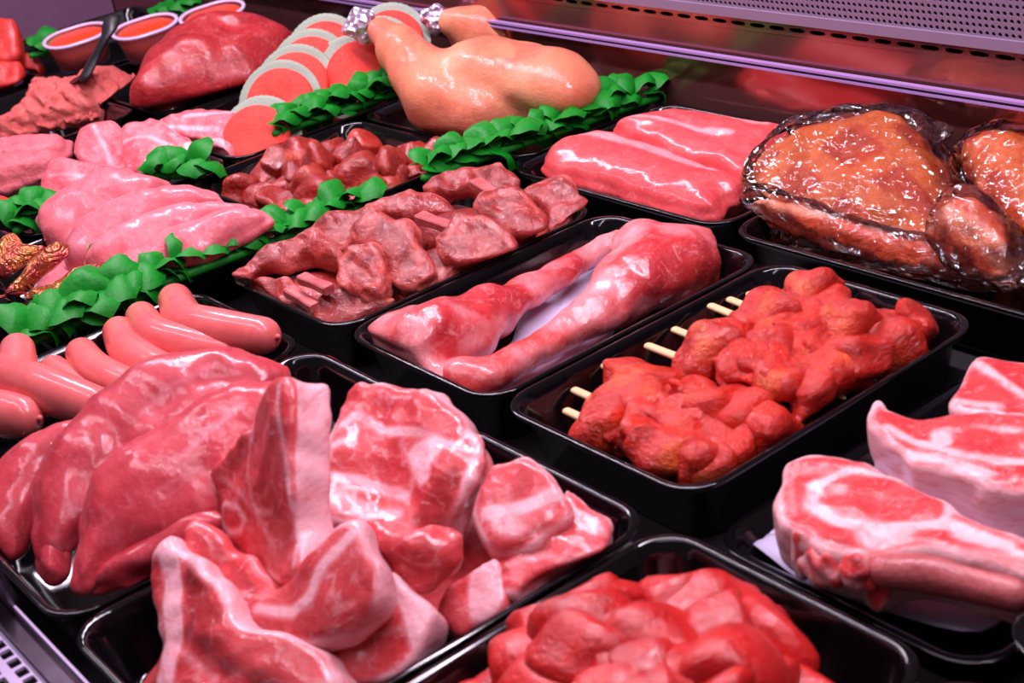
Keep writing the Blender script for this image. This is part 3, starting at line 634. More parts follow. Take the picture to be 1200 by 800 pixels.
for i, (v, us, um, z) in enumerate(SK):
    A, B = np.array([us + 0.006, v + rs.uniform(-.003, .003), z + 0.004]), np.array([0.586, v + rs.uniform(-.006, .006), z - 0.002])
    if z > .04: B[0] = 0.588
    e = empty('skewer', (0.5, v, 0.010)); tag(e, words[i], 'skewer', 'red marinated skewers')
    V, F = tube([A, (A + B) / 2, B - [0.012, 0, 0]], [0.0036, 0.0036, 0.002], 8, 2, cap=2, flat=0.6)
    world_obj('stick', V, F, M['wood'], e)
    n_c = 8; x0, x1 = um + 0.012, B[0] - 0.019
    for k in range(n_c):
        t = (k + rs.uniform(-.15, .15) * (0 < k < n_c - 1)) / (n_c - 1); c = np.array([x0 + (x1 - x0) * t, v + (B[1] - A[1]) * t, z + 0.003 + 0.006 * t]) - np.array(e.location) + np.array([0, rs.uniform(-.002, .002), rs.uniform(-.002, .004)])
        sc_ = rs.uniform(0.96, 1.18)
        place('meat_cube', rs.choice(tik), e, c, (rs.uniform(-.5, .5), rs.uniform(-.35, .35), rs.uniform(-.5, .5)), (sc_, sc_ * 1.28, sc_ * 1.0))
# ================================================================ thick rib chops on paper
def sheet(name, px, z, mat, label, cat='paper', curl=0.004, t=0.0006):
    pts = [P(x, y, z) for x, y in px]; poly = spline([(p[0], p[1]) for p in pts], 4, True) if len(px) > 4 else np.array([(p[0], p[1]) for p in pts])
    n = 22; c = poly.mean(0); V = []; F = []
    ring = [0.0, 0.3, 0.6, 0.85, 1.0]; m = len(poly)
    for zz in (0, -t):
        for r_ in ring[1:]:
            for q in poly: V.append([*(c + (q - c) * r_), z + zz])
    V = np.array(V); V[:, 2] += curl * np.abs(lump(V[:, :3] * np.array([1, 1, 0]), 12, 5))
    V[:m * (len(ring) - 1)] = fit(V[:m * (len(ring) - 1)].copy()); V[m * (len(ring) - 1):, :2] = V[:m * (len(ring) - 1), :2]; V[m * (len(ring) - 1):, 2] = V[:m * (len(ring) - 1), 2] - t
    k = len(ring) - 1
    for s in (0, 1):
        b = s * k * m
        f = [tuple(b + i for i in range(m))] + [(b + (r_) * m + i, b + (r_ + 1) * m + i, b + (r_ + 1) * m + (i + 1) % m, b + r_ * m + (i + 1) % m) for r_ in range(k - 1) for i in range(m)]
        F += f if s == 0 else [tuple(reversed(q)) for q in f]
    F += [((k - 1) * m + i, (2 * k - 1) * m + i, (2 * k - 1) * m + (i + 1) % m, (k - 1) * m + (i + 1) % m) for i in range(m)]
    o = world_obj(name, V, F, M[mat]); tag(o, label, cat); return o
sheet('paper_sheet', [(872, 628), (905, 612), (1000, 560), (1100, 520), (1215, 500), (1260, 560), (1200, 690), (1150, 742), (1040, 716), (960, 690), (905, 660)], 0.008, 'paper', 'pale lavender paper sheet under the thick rib chops')
g = 'thick rib chops on paper'
vt = (0.04, -0.10, 0.99)
piece('rib_chop', [(1113, 474), (1121, 440), (1140, 417), (1165, 415), (1215, 425), (1260, 450), (1250, 490), (1205, 492), (1155, 484)], (1170, 450, 0.058), vt, 'veal',
      'thick rib chop furthest back, cut off by the right edge', 'meat', g, t=0.038, r=0.006, amp=0.0022, rim=0.004, h=0.0026, fat=[('line', [(1145, 425), (1180, 450), (1215, 470)], 0.003), ('line', [(1120, 470), (1170, 476)], 0.003)], side=0.36, minz=0.011)
piece('rib_chop', [(1016, 493), (1022, 472), (1030, 468), (1042, 479), (1076, 478), (1113, 478), (1155, 481), (1215, 490), (1262, 520), (1255, 575), (1210, 575), (1155, 567), (1113, 550), (1071, 545), (1058, 532), (1034, 513)], (1130, 520, 0.060), vt, 'veal',
      'middle rib chop with a pointed white corner, behind the front one', 'meat', g, t=0.040, r=0.006, amp=0.0022, rim=0.0035, h=0.0026, side=0.36, minz=0.011,
      fat=[('area', [(1090, 503), (1114, 501), (1116, 520), (1096, 526)]), ('line', [(1040, 500), (1080, 520), (1130, 535), (1200, 540)], 0.003), ('line', [(1060, 532), (1110, 540), (1160, 555)], 0.004), ('line', [(1140, 500), (1220, 510)], 0.002, 0.7)])
piece('rib_chop', [(913, 545), (930, 535), (950, 531), (982, 531), (1024, 542), (1060, 559), (1102, 581), (1134, 599), (1176, 620), (1222, 637), (1235, 655), (1210, 672), (1155, 655), (1092, 643), (1045, 645), (1013, 650), (971, 645), (934, 626), (913, 611), (907, 580)],
      (1030, 595, 0.062), vt, 'veal', 'front rib chop with a large oval lean eye and curved rib', 'meat', g, t=0.042, r=0.007, amp=0.0022, rim=0.0045, h=0.0024, side=0.25, minz=0.011,
      fat=[('line', [(992, 554), (955, 568), (950, 588), (978, 606), (1030, 618), (1110, 612), (1180, 640)], 0.0045), ('line', [(992, 554), (1040, 556), (1085, 572), (1112, 592), (1108, 610)], 0.0028), ('area', [(1000, 610), (1090, 612), (1050, 640), (1010, 640)], 0.62), ('line', [(925, 560), (930, 600)], 0.002, 0.7), ('line', [(1120, 625), (1200, 650)], 0.003, 0.9),
           ('lean', [(968, 580), (978, 567), (1005, 561), (1039, 563), (1076, 575), (1101, 591), (1095, 604), (1062, 607), (1020, 602), (985, 592)])],
      alt=[('line', [(960, 630), (1000, 640)], 0.004, 0.6)])
e = COL.objects[-1]
def bits(parent, lst, mat, name):
    off = np.array(parent.location)
    for (px, py, z), r_, sd in lst:
        c = P(px, py, z)
        V, F = volume(lambda G: ell(G, c, np.array(r_)) + 0.0018 * lump(G, 90, sd, 10), c - np.array(r_) * 1.5 - 0.002, c + np.array(r_) * 1.5 + 0.002, min(r_) / 6)
        world_obj(name, V, F, M[mat], parent, {'fat': np.clip(0.5 + 0.5 * lump(V, 80, sd + 1), 0, 1)})
bits(e, [((1004, 668, .048), (0.010, 0.007, 0.013), 1), ((962, 664, .044), (0.014, 0.006, 0.012), 2), ((940, 650, .044), (0.009, 0.006, 0.016), 3), ((1028, 692, .034), (0.008, 0.006, 0.012), 4), ((984, 676, .036), (0.012, 0.006, 0.010), 6)], 'veal', 'bone_knuckle')
V, F = tube([P(1036, 668, .048), P(1090, 672, .044), P(1140, 684, .042), P(1190, 696, .044)], [0.009, 0.011, 0.010, 0.009], 14, 5)
world_obj('rib_bone', V, F, M['bone'], e)
# pieces in the tray at the right edge
scrap = [lumpmesh('meat_scrap', 'chop', 0.034, 0.024, 0.018, 330 + i, amp=0.3, fatline=0.6, boxy=0.5) for i in range(3)]
for i, (u, v, z) in enumerate([(0.836, 0.036, .018), (0.870, 0.034, .018), (0.842, 0.070, .018), (0.876, 0.066, .020), (0.905, 0.045, .018)]):
    tag(place('meat_scrap', scrap[i % 3], None, (u, v, z), (0.2, 0.1, i * 1.3)), 'pinkish meat scrap in the tray at the lower right edge', 'meat', 'scraps in the right edge tray')
# ================================================================ two shanks
sheet('paper_sheet', [(560, 460), (600, 400), (625, 330), (690, 272), (740, 280), (790, 320), (740, 370), (690, 420), (640, 450)], 0.008, 'paper', 'pale lavender paper sheet between the two shanks')
def shank(name, chain, label, seed, meatside, knob):
    pts = [P(*c[:3]) for c in chain]; rad = [c[3] for c in chain]
    off = np.array(meatside)
    C = spline(pts, 4); Rr = spline([[r_] for r_ in rad], 4)[:, 0]
    def fn(G):
        d = None
        for a, b, ra, rb in zip(C[:-1], C[1:], Rr[:-1], Rr[1:]):
            q = cone(G * np.array([1, 1, 1.25]), a * np.array([1, 1, 1.25]), b * np.array([1, 1, 1.25]), ra, rb); d = q if d is None else smin(d, q, 0.0025)
        for (px, py, z), r_ in knob: d = smin(d, ell(G, P(px, py, z), r_), 0.012)
        return d + 0.0032 * lump(G, 22, seed) + 0.0012 * lump(G, 60, seed + 1)
    A = np.array(pts); m = max(rad) * 1.35 + 0.01
    V, F = volume(fn, A.min(0) - m, A.max(0) + m, 0.0034)
    V = fit(V); V[:, 2] = np.maximum(V[:, 2], 0.0105)
    # pale fat and membrane wraps the thick end in patches, leaner toward the thin bone end
    s = np.argmin(((V[:, None, :] - C[None, ::3]) ** 2).sum(-1), 1) / (len(C) / 3)
    fa = np.clip(0.52 + 0.42 * lump(V, 13, seed + 5) + 0.2 * lump(V, 40, seed + 6) - 0.25 * np.sin(s * 3.1), 0, 1)
    al = np.clip(0.40 + 0.45 * lump(V, 16, seed + 8) + 0.25 * (s > 0.75), 0, 1)
    o = world_obj(name, V, F, M['shank'], None, {'fat': fa, 'alt': al}); tag(o, label, 'meat', 'shanks on paper'); return o
shank('shank', [(468, 398, .034, .030), (505, 402, .036, .037), (545, 382, .036, .031), (585, 358, .034, .021), (630, 334, .030, .0150), (680, 306, .028, .0125), (730, 280, .028, .0130)], 'shank with its thick end at the left, the bone reaching up and right', 61, (0, 0, 0), [((470, 412, .03), (.024, .022, .022)), ((520, 446, .022), (.022, .020, .015))])
shank('shank', [(822, 300, .034, .028), (785, 308, .038, .037), (748, 328, .036, .034), (705, 362, .032, .022), (655, 394, .028, .0165), (605, 424, .026, .0150), (562, 442, .026, .0170)], 'shank with its thick end at the right, lying across in front', 83, (0, 0, 0), [((752, 286, .046), (.028, .022, .018)), ((545, 446, .022), (.018, .016, .014))])
# ================================================================ bony lamb pieces
g = 'bony lamb pieces'
ln = (0.30, -0.25, 0.92)
LP = [('lamb rib piece at the left end, long and arched', [(270, 316), (300, 292), (344, 270), (368, 266), (398, 296), (392, 306), (360, 296), (320, 308), (288, 322)], .062, ln),
      ('lamb piece low at the front corner beside bare bones', [(270, 322), (300, 322), (332, 326), (366, 352), (366, 380), (336, 368), (300, 346)], .040, (.3, -.5, .8)),
      ('lamb scrap hanging at the bottom corner of its tray', [(362, 352), (392, 334), (424, 342), (456, 346), (446, 362), (408, 378), (380, 386), (364, 374)], .042, (.35, -.4, .85)),
      ('lamb piece behind the first rib piece, flat on top', [(345, 268), (372, 252), (402, 243), (440, 240), (420, 268), (395, 290), (366, 280)], .062, ln),
      ('lamb cutlet with a round eye of meat, front of the pile', [(388, 302), (412, 282), (442, 286), (456, 312), (448, 342), (424, 346), (400, 332)], .064, (.35, -.4, .85)),
      ('largest lamb cutlet, standing in the middle of the pile', [(410, 262), (440, 244), (476, 254), (498, 284), (504, 322), (476, 336), (454, 320), (440, 290), (418, 280)], .072, (.4, -.35, .84)),
      ('lamb piece low between two cutlets at the tray wall', [(490, 300), (528, 290), (548, 308), (538, 322), (500, 340), (470, 345), (476, 318)], .046, ln),
      ('lamb cutlet right of the bare bone, with a fat ring', [(512, 278), (530, 248), (564, 243), (594, 264), (608, 284), (584, 299), (544, 312), (520, 300)], .066, (.35, -.35, .86)),
      ('thin lamb strip along the back edge of the pile', [(430, 238), (480, 223), (518, 229), (532, 246), (480, 250), (446, 248)], .064, ln),
      ('lamb piece third from the far right end', [(556, 234), (584, 214), (618, 218), (640, 240), (642, 266), (612, 280), (590, 266), (566, 250)], .068, (.35, -.3, .88)),
      ('lamb piece at the far right end of the pile', [(608, 218), (640, 204), (674, 214), (696, 236), (690, 250), (660, 268), (638, 268), (634, 242)], .054, (.3, -.3, .9)),
      ('lamb slice on top at the back next to the green garnish', [(494, 218), (520, 200), (560, 193), (594, 195), (614, 208), (602, 222), (560, 220), (520, 226)], .068, ln)]
rings = {4: [(396, 304), (414, 290), (438, 292), (448, 312), (442, 334), (424, 338), (404, 326), (396, 304)], 5: [(424, 266), (446, 252), (472, 262), (488, 288), (492, 314)], 7: [(524, 280), (536, 256), (562, 250), (588, 270), (598, 284)], 9: [(566, 236), (588, 222), (614, 226), (630, 246)]}
lamb_obs = []
for i, (lb, ol, z, n_) in enumerate(LP):
    cx, cy = np.mean([p[0] for p in ol]), np.mean([p[1] for p in ol])
    lamb_obs.append(piece('lamb_piece', ol, (cx, cy, z), n_, 'lamb', lb, 'meat', g, t=0.020, r=0.006, amp=0.0035, freq=30, h=0.0026, rim=0.0012, fat=[('line', rings[i], 0.0018, 0.95)] if i in rings else [('line', [ol[0], (cx, cy), ol[4]], 0.002, 0.55)], minz=0.012))
for i, a, b, r_ in [(1, (337, 334, .052), (368, 350, .050), .0085), (3, (352, 319, .064), (384, 329, .064), .008), (8, (490, 248, .078), (530, 258, .076), .009), (11, (556, 208, .082), (584, 222, .080), .009)]:
    A, B = P(*a) - [0, 0, .005], P(*b) - [0, 0, .008]; r_ *= 0.68; d = unit(B - A); sd = unit(np.cross(d, [0, 0, 1])); n_ = np.cross(sd, d); V = []
    for t_, k in ((0, .95), (.08, 1.06), (.5, .86), (.92, 1.02), (1, .92)):
        for x, y in ((1, .5), (.8, .72), (-.8, .72), (-1, .5), (-1, -.5), (-.8, -.72), (.8, -.72), (1, -.5)): V.append(A + (B - A) * t_ + sd * x * r_ * k + n_ * y * r_ * k)
    F = [(q * 8 + j, q * 8 + (j + 1) % 8, q * 8 + 8 + (j + 1) % 8, q * 8 + 8 + j) for q in range(4) for j in range(8)] + [tuple(range(7, -1, -1)), tuple(range(32, 40))]
    world_obj('rib_bone', V, F, M['bone'], lamb_obs[i], smooth=False)
lambx = [lumpmesh('lamb_piece', 'lamb', 0.085, 0.06, 0.03, 700 + i, amp=0.25, fatline=0.4) for i in range(3)]
for k, (u, v, z) in enumerate([(0.06, 0.06, .022), (0.135, 0.07, .022), (0.06, 0.14, .022), (0.135, 0.15, .022), (0.065, 0.215, .022), (0.135, 0.22, .022), (0.10, 0.11, .042), (0.10, 0.18, .042)]):
    o = place('lamb_piece', lambx[k % 3], None, (u, v, z), (0, 0, k * 0.9)); tag(o, 'lamb piece at the bottom of the pile, glimpsed in the gaps', 'meat', 'lower lamb pieces')
# ================================================================ back row: loins, bagged joints, chicken
g = 'boneless loins'
up = (0.12, -0.18, 0.97)
piece('pork_loin', [(718, 158), (735, 144), (770, 136), (810, 134), (850, 140), (890, 149), (926, 157), (915, 175), (895, 200), (880, 222), (830, 205), (770, 182)], (820, 172, 0.036), up, 'loin', 'boneless loin lying behind, with a ragged red middle', 'meat', g,
      kind='pillow', T=(0.014, 0.022), w=0.035, amp=0.002, fat=[('line', [(740, 150), (800, 160), (860, 175)], 0.004, 0.9), ('line', [(850, 148), (900, 160)], 0.005, 0.8)], alt=[], grooves=[([(760, 140), (820, 165), (880, 200)], 0.008, 0.3)])
piece('pork_loin', [(632, 200), (645, 182), (668, 168), (705, 160), (740, 166), (800, 186), (850, 206), (884, 222), (870, 238), (852, 244), (846, 258), (822, 262), (770, 248), (700, 226), (650, 212)], (755, 215, 0.036), up, 'loin', 'boneless loin in front, smooth pink with a pale stripe along its back', 'meat', g,
      kind='pillow', T=(0.017, 0.024), w=0.04, amp=0.0015, fat=[('line', [(665, 172), (715, 178), (780, 196), (840, 214)], 0.008, 0.85)])
# bagged joints: spiced meat inside clear crinkled film
def film_mat():
    T = NT('clear_bag_film'); co = T.n('ShaderNodeTexCoord').outputs['Object']
    tr = T.n('ShaderNodeBsdfTransparent'); tr.inputs[0].default_value = (0.99, 0.97, 0.97, 1); gl = T.n('ShaderNodeBsdfGlossy'); gl.inputs['Roughness'].default_value = 0.06
    fr = T.n('ShaderNodeFresnel'); fr.inputs['IOR'].default_value = 1.5
    b = T.n('ShaderNodeBump'); b.inputs['Strength'].default_value = 0.7; b.inputs['Distance'].default_value = 0.006
    vo = T.n('ShaderNodeTexVoronoi'); vo.feature = 'DISTANCE_TO_EDGE'; vo.inputs['Scale'].default_value = 20
    nz = T.n('ShaderNodeTexNoise'); nz.inputs['Scale'].default_value = 30; T.l(co, nz.inputs['Vector'])
    mx = T.mix(0.12, co, nz.outputs['Color']); T.l(mx, vo.inputs['Vector'])
    T.l(T.math('ADD', T.math('MULTIPLY', T.ramp(vo.outputs['Distance'], 0.0, 0.22), -0.8), T.noise(co, 60, 3)), b.inputs['Height'])
    T.l(b.outputs[0], gl.inputs['Normal']); 
    ms = T.n('ShaderNodeMixShader'); T.l(T.math('ADD', T.math('MULTIPLY', fr.outputs[0], 1.1), 0.04, True), ms.inputs[0]); T.l(tr.outputs[0], ms.inputs[1]); T.l(gl.outputs[0], ms.inputs[2])
    T.l(ms.outputs[0], T.t.nodes['Material Output'].inputs[0]); return T.m
M['film'] = film_mat()
M['spiced2'] = meat('spiced_trimming', srgb(216, 96, 60), srgb(196, 66, 40), srgb(240, 164, 130), marb=0.3, mscale=110, rough=0.25, coat=0.5, bump=0.5, edge=0.2)
def bag(outline_m, outline_f, anchor, n, label, T_, flaps, extra=()):
    o = P(*anchor); e = empty('bagged_joint', (o[0], o[1], 0.006)); tag(e, label, 'meat', 'marinated joints in clear bags')
    piece('joint', outline_m, anchor, n, 'spiced', kind='pillow', T=T_, w=0.055, amp=0.004, freq=22, parent=e, fat=[('line', [outline_m[i], outline_m[(i + 5) % len(outline_m)]], 0.012, 0.62) for i in range(0, len(outline_m), 3)], minz=0.010)
    piece('bag', outline_f, anchor, n, 'film', kind='pillow', T=(T_[0] + 0.004, T_[1]), w=0.045, amp=0.0025, freq=22, parent=e, minz=0.009)
    for ol, an, tt in extra:
        piece('joint_trimming', ol, an, n, 'spiced2', kind='pillow', T=(tt, tt), w=0.03, amp=0.003, freq=35, parent=e, fat=[('line', [ol[0], ol[4]], 0.008, 0.7)], minz=0.010)
    for ol, an, tt in extra:
        cx_, cy_ = np.mean([q[0] for q in ol]), np.mean([q[1] for q in ol])
        piece('bag_front', [(cx_ + (q[0] - cx_) * 1.06, cy_ + (q[1] - cy_) * 1.25) for q in ol], (an[0], an[1], an[2] + 0.003), n, 'film', kind='pillow', T=(tt + 0.004, tt), w=0.02, amp=0.002, freq=30, parent=e, minz=0.0095)
    for ol, an, nn in flaps:
        piece('bag_end', ol, an, nn, 'film', kind='pillow', T=(0.007, 0.005), w=0.02, r=0.002, amp=0.003, freq=30, h=0.0026, parent=e)
bag([(880, 200), (900, 176), (940, 155), (1000, 142), (1048, 142), (1082, 152), (1104, 195), (1135, 250), (1168, 308), (1110, 312), (1025, 290), (940, 264), (876, 246)],
    [(868, 205), (893, 170), (935, 148), (1000, 135), (1055, 134), (1096, 145), (1120, 190), (1150, 248), (1195, 322), (1150, 340), (1060, 328), (930, 288), (864, 260)], (1000, 215, 0.048), (0.15, -0.30, 0.94), 'large spiced orange joint in a clear bag, left of the pair', (0.024, 0.036),
    [([(1005, 140), (1010, 128), (1040, 126), (1090, 138), (1120, 150), (1100, 168), (1060, 150)], (1060, 145, 0.076), (0.1, -0.5, 0.85))],
    [([(872, 246), (905, 236), (970, 252), (1050, 276), (1130, 290), (1175, 312), (1160, 328), (1090, 318), (1000, 298), (920, 270)], (1020, 282, 0.036), 0.014), ([(1090, 262), (1125, 240), (1170, 250), (1200, 290), (1190, 322), (1140, 318), (1100, 295)], (1145, 285, 0.050), 0.020)])
bag([(1128, 182), (1145, 164), (1175, 160), (1230, 168), (1280, 200), (1280, 270), (1220, 280), (1175, 260), (1140, 222)],
    [(1118, 176), (1138, 156), (1175, 150), (1235, 160), (1295, 195), (1300, 285), (1220, 295), (1165, 275), (1130, 228)], (1190, 215, 0.050), (0.15, -0.25, 0.95), 'second spiced joint in a clear bag, cut by the right edge', (0.022, 0.034),
    [([(1120, 270), (1150, 262), (1210, 285), (1240, 310), (1230, 340), (1180, 332), (1120, 310)], (1180, 300, 0.050), (0.1, -0.5, 0.85))])
# whole chicken
def foil_mat():
    T = NT('crumpled_foil'); T.b.inputs['Base Color'].default_value = (*srgb(236, 222, 246), 1); T.b.inputs['Metallic'].default_value = 0.75; T.b.inputs['Roughness'].default_value = 0.36
    co = T.n('ShaderNodeTexCoord').outputs['Object']; vo = T.n('ShaderNodeTexVoronoi'); vo.inputs['Scale'].default_value = 130; T.l(co, vo.inputs['Vector'])
    b = T.n('ShaderNodeBump'); b.inputs['Strength'].default_value = 1.0; b.inputs['Distance'].default_value = 0.006; T.l(vo.outputs['Distance'], b.inputs['Height']); T.l(b.outputs[0], T.b.inputs['Normal']); return T.m
M['foil'] = foil_mat()
def chicken(label, parts_, seed, caps, lo, hi, alts=()):
    e = empty('whole_chicken', (*(np.array(parts_[0][0])[:2]), 0.006)); tag(e, label, 'chicken', 'whole chickens')
    def fn(G):
        d = None
        for pr in parts_:
            if len(pr) == 3: q = ell(G, pr[0], pr[1], pr[2])
            else: q = cone(G, *pr)
            d = q if d is None else smin(d, q, 0.012)
        return d + 0.0015 * lump(G, 22, seed) + 0.0005 * lump(G, 90, seed + 1)
    V, F = volume(fn, lo, hi, 0.0042)
    V = fit(V); V[:, 2] = np.maximum(V[:, 2], 0.010)
    al = np.zeros(len(V))
    for c, r_ in alts: al = np.maximum(al, np.clip(1.0 - np.linalg.norm(V - c, axis=1) / r_, 0, 1) * 0.75)
    world_obj('body', V, F, M['skin'], e, {'fat': np.clip(0.3 + 0.3 * lump(V, 12, seed + 2), 0, 1), 'alt': al})
    for c, r_ in caps:
        def ff(G): return ell(G, c, r_) + 0.005 * lump(G, 45, seed + 3) + 0.002 * np.abs(lump(G, 110, seed + 4))
        V, F = volume(ff, c - np.array(r_) * 1.6, c + np.array(r_) * 1.6, 0.0018)
        world_obj('foil_cap', V, F, M['foil'], e, smooth=False)
def RZ(a, b=0.0): return np.array((Matrix.Rotation(a, 3, 'Z') @ Matrix.Rotation(b, 3, 'Y')))
bc = P(602, 113, 0.060)
bodyR = RZ(0.28, 0.20)
chicken('whole plucked chicken with a foil cap on its raised leg',
        [(bc, (0.106, 0.062, 0.058), bodyR), (P(640, 95, .085), (0.060, 0.045, 0.034), bodyR), (P(566, 92, .088), (0.056, 0.042, 0.042), RZ(0.3)),
         (P(446, 36, .122), P(470, 60, .112), 0.0155, 0.024), (P(470, 60, .112), P(520, 118, .074), 0.025, 0.040), (P(520, 120, .066), P(560, 135, .060), 0.040, 0.034), (P(500, 130, .05), P(540, 150, .035), 0.022, 0.018)], 71,
        [(P(422, 30, .126), (0.019, 0.018, 0.021))], P(600, 110, .06) * 0 + np.array([-0.36, 0.30, 0.0]), np.array([0.10, 0.60, 0.20]),
        alts=[(P(502, 152, .05), 0.03), (P(598, 137, .09), 0.006), (P(640, 95, .118), 0.035)])
p2 = P(566, 30, .090)
chicken('second chicken behind the first, mostly hidden, with its own foil cap', [(p2 + np.array([0.0, 0.0, -0.014]), (0.050, 0.030, 0.030), RZ(0.3)), (P(528, 26, .100), p2, 0.016, 0.028)], 91,
        [(P(512, 22, .104), (0.021, 0.018, 0.019))], p2 - np.array([0.16, 0.09, 0.09]), p2 + np.array([0.12, 0.09, 0.06]))
for i, (px, py, z, s, lb) in enumerate([(546, 162, .034, .016, 'small orange chicken offcut at the front of the chicken tray'), (570, 154, .038, .015, 'small pink chicken offcut beside the orange one'), (705, 98, .03, .03, 'pale chicken piece behind the garnish by the back panel')]):
    o = place('chicken_offcut', lumpmesh('chicken_offcut', 'skin', s * 1.6, s * 1.2, s, 860 + i, amp=0.2), None, P(px, py, z), (0.2, 0.1, i)); tag(o, lb, 'meat')
# ================================================================ dark red cubes
cubes = chunk_set('meat_cube', 'cube', 8, 0.033, 930, amp=0.28, fatline=0.3, boxy=0.75)
rs = random.Random(5); cs = []
for u in np.linspace(-0.232, -0.078, 5):
    for v in np.linspace(0.148, 0.275, 4): cs.append((u, v, 0.024))
for px, py, z in [(300, 205, .030), (325, 195, .040), (352, 182, .044), (345, 207, .040), (380, 195, .046), (330, 225, .028), (362, 222, .036), (392, 215, .042), (405, 185, .046), (430, 175, .044), (425, 200, .048), (452, 190, .046), (462, 205, .040), (480, 185, .040), (500, 192, .034), (480, 207, .034), (440, 215, .038), (410, 228, .030), (380, 235, .028), (345, 240, .026), (505, 205, .026)]:
    cs.append(tuple(P(px, py, z)))
for i, c in enumerate(cs):
    o = place('meat_cube', cubes[i % 8], None, c, (rs.uniform(-.6, .6), rs.uniform(-.6, .6), rs.uniform(0, 3))); tag(o, 'dark red glossy meat cube in the tray behind the lamb', 'meat', 'dark red meat cubes')
# ================================================================ chicken breasts
g = 'chicken breasts laid in a fan'
bn = (0.34, -0.36, 0.87)
for lb, ol, z in [('rearmost chicken breast, against the pork steaks', [(43, 270), (50, 246), (74, 228), (116, 204), (141, 197), (168, 203), (202, 213), (185, 236), (140, 262), (108, 290), (80, 302), (52, 290)], .058),
                  ('second chicken breast from the back', [(74, 304), (82, 276), (106, 254), (144, 234), (192, 220), (234, 220), (268, 236), (240, 256), (190, 272), (150, 296), (115, 320), (86, 320)], .062),
                  ('third chicken breast from the back', [(98, 318), (110, 290), (132, 275), (162, 257), (204, 242), (258, 238), (298, 248), (270, 268), (225, 284), (190, 300), (155, 325), (118, 332)], .062),
                  ('front chicken breast with a long wet highlight, by the green garnish', [(132, 330), (143, 304), (168, 287), (204, 268), (246, 253), (288, 244), (322, 257), (300, 278), (266, 298), (248, 316), (215, 330), (180, 346), (152, 350)], .058),
                  ('narrow tip of chicken breast hanging down at the front', [(136, 322), (150, 312), (178, 322), (192, 340), (182, 362), (160, 358), (142, 346)], .040)]:
    cx, cy = np.mean([p[0] for p in ol]), np.mean([p[1] for p in ol])
    piece('chicken_breast', ol, (cx, cy, z), bn, 'breast', lb, 'chicken', g, kind='pillow', T=(0.018, 0.016), w=0.032, amp=0.0022, freq=20, h=0.003, fat=[('line', [ol[1], ol[4]], 0.005, 0.45)], alt=[('line', [ol[-4], ol[-2]], 0.004, 0.35)], minz=0.012)
place('chicken_breast', lumpmesh('chicken_breast', 'breast', 0.2, 0.16, 0.035, 77, amp=0.1), None, (-0.155, -0.03, 0.026)); tag(COL.objects[-1], 'chicken breast at the bottom of the fan, almost wholly covered', 'chicken', g)
# ================================================================ gold foil packs at the left edge
def gold_mat():
    T = NT('gold_pack_film'); co = T.n('ShaderNodeTexCoord').outputs['Object']
    c = T.mix(T.ramp(T.noise(co, 22, 3), 0.42, 0.6), srgb(196, 120, 66), srgb(190, 74, 72)); T.l(c, T.b.inputs['Base Color']); T.b.inputs['Metallic'].default_value = 0.65; T.b.inputs['Roughness'].default_value = 0.2
    b = T.n('ShaderNodeBump'); b.inputs['Strength'].default_value = 0.9; b.inputs['Distance'].default_value = 0.01; T.l(T.noise(co, 55, 3, 0.6, 1.5), b.inputs['Height']); T.l(b.outputs[0], T.b.inputs['Normal']); return T.m
M['gold'] = gold_mat()
g = 'gold film packs of meat'
for lb, ol, z in [('gold film pack lying highest, next to the chicken breasts', [(-20, 305), (0, 285), (18, 274), (32, 286), (52, 290), (32, 306), (0, 324), (-20, 325)], .060),
                  ('long gold film pack in the middle, pointing right', [(-25, 358), (0, 350), (20, 328), (60, 289), (80, 287), (70, 306), (32, 336), (0, 360), (-20, 372)], .056),
                  ('gold and pink film pack lying lowest by the green garnish', [(-25, 385), (0, 372), (40, 340), (90, 316), (128, 308), (140, 317), (92, 348), (45, 366), (0, 386), (-20, 395)], .044)]:
    cx, cy = np.mean([p[0] for p in ol]), np.mean([p[1] for p in ol])
    piece('film_pack', ol, (cx, cy, z), (0.4, -0.3, 0.86), 'gold', lb, 'package', g, kind='pillow', T=(0.010, 0.012), w=0.02, r=0.002, amp=0.0022, freq=30, h=0.0024, minz=0.012)
# ================================================================ pale steaks, pink mince at the left edge
g = 'pale pork steaks'
for lb, ol, z, fm in [('pale pork steak at the front of its tray, below the others', [(48, 205), (68, 184), (110, 186), (160, 203), (125, 218), (75, 236), (48, 228)], .050, [('line', [(60, 205), (120, 205)], .003, .7)]),
                  ('pale pork steak on the left with a frilly edge', [(88, 158), (100, 144), (125, 139), (142, 147), (152, 175), (142, 200), (105, 198), (85, 178)], .064, [('line', [(110, 150), (125, 175), (130, 195)], .003, .8)]),
                  ('pale pork steak in the middle with white spots', [(140, 146), (165, 138), (184, 137), (205, 152), (224, 160), (230, 174), (212, 192), (175, 200), (145, 200)], .066, [('line', [(145, 165), (175, 160), (200, 170)], .003, .8), ('area', [(215, 168), (230, 165), (228, 185), (218, 184)])]),
                  ('pale pork steak at the back with a white fat rim, beside the patties', [(187, 136), (212, 129), (250, 124), (278, 129), (283, 143), (268, 152), (264, 166), (240, 168), (215, 160), (190, 148)], .064, [('line', [(215, 136), (270, 132)], .003, .9), ('line', [(200, 148), (255, 152)], .004, .8)]),
                  ('small steak end with a white and red cut face', [(226, 166), (245, 158), (264, 158), (266, 176), (258, 194), (240, 193)], .050, [('area', [(244, 162), (262, 160), (262, 186), (250, 190)])])]:
    cx, cy = np.mean([p[0] for p in ol]), np.mean([p[1] for p in ol])
    piece('pork_steak', ol, (cx, cy, z), (0.36, -0.30, 0.88), 'steak', lb, 'meat', g, t=0.022, r=0.007, amp=0.003, freq=24, h=0.003, rim=0.002, fat=fm, minz=0.012)
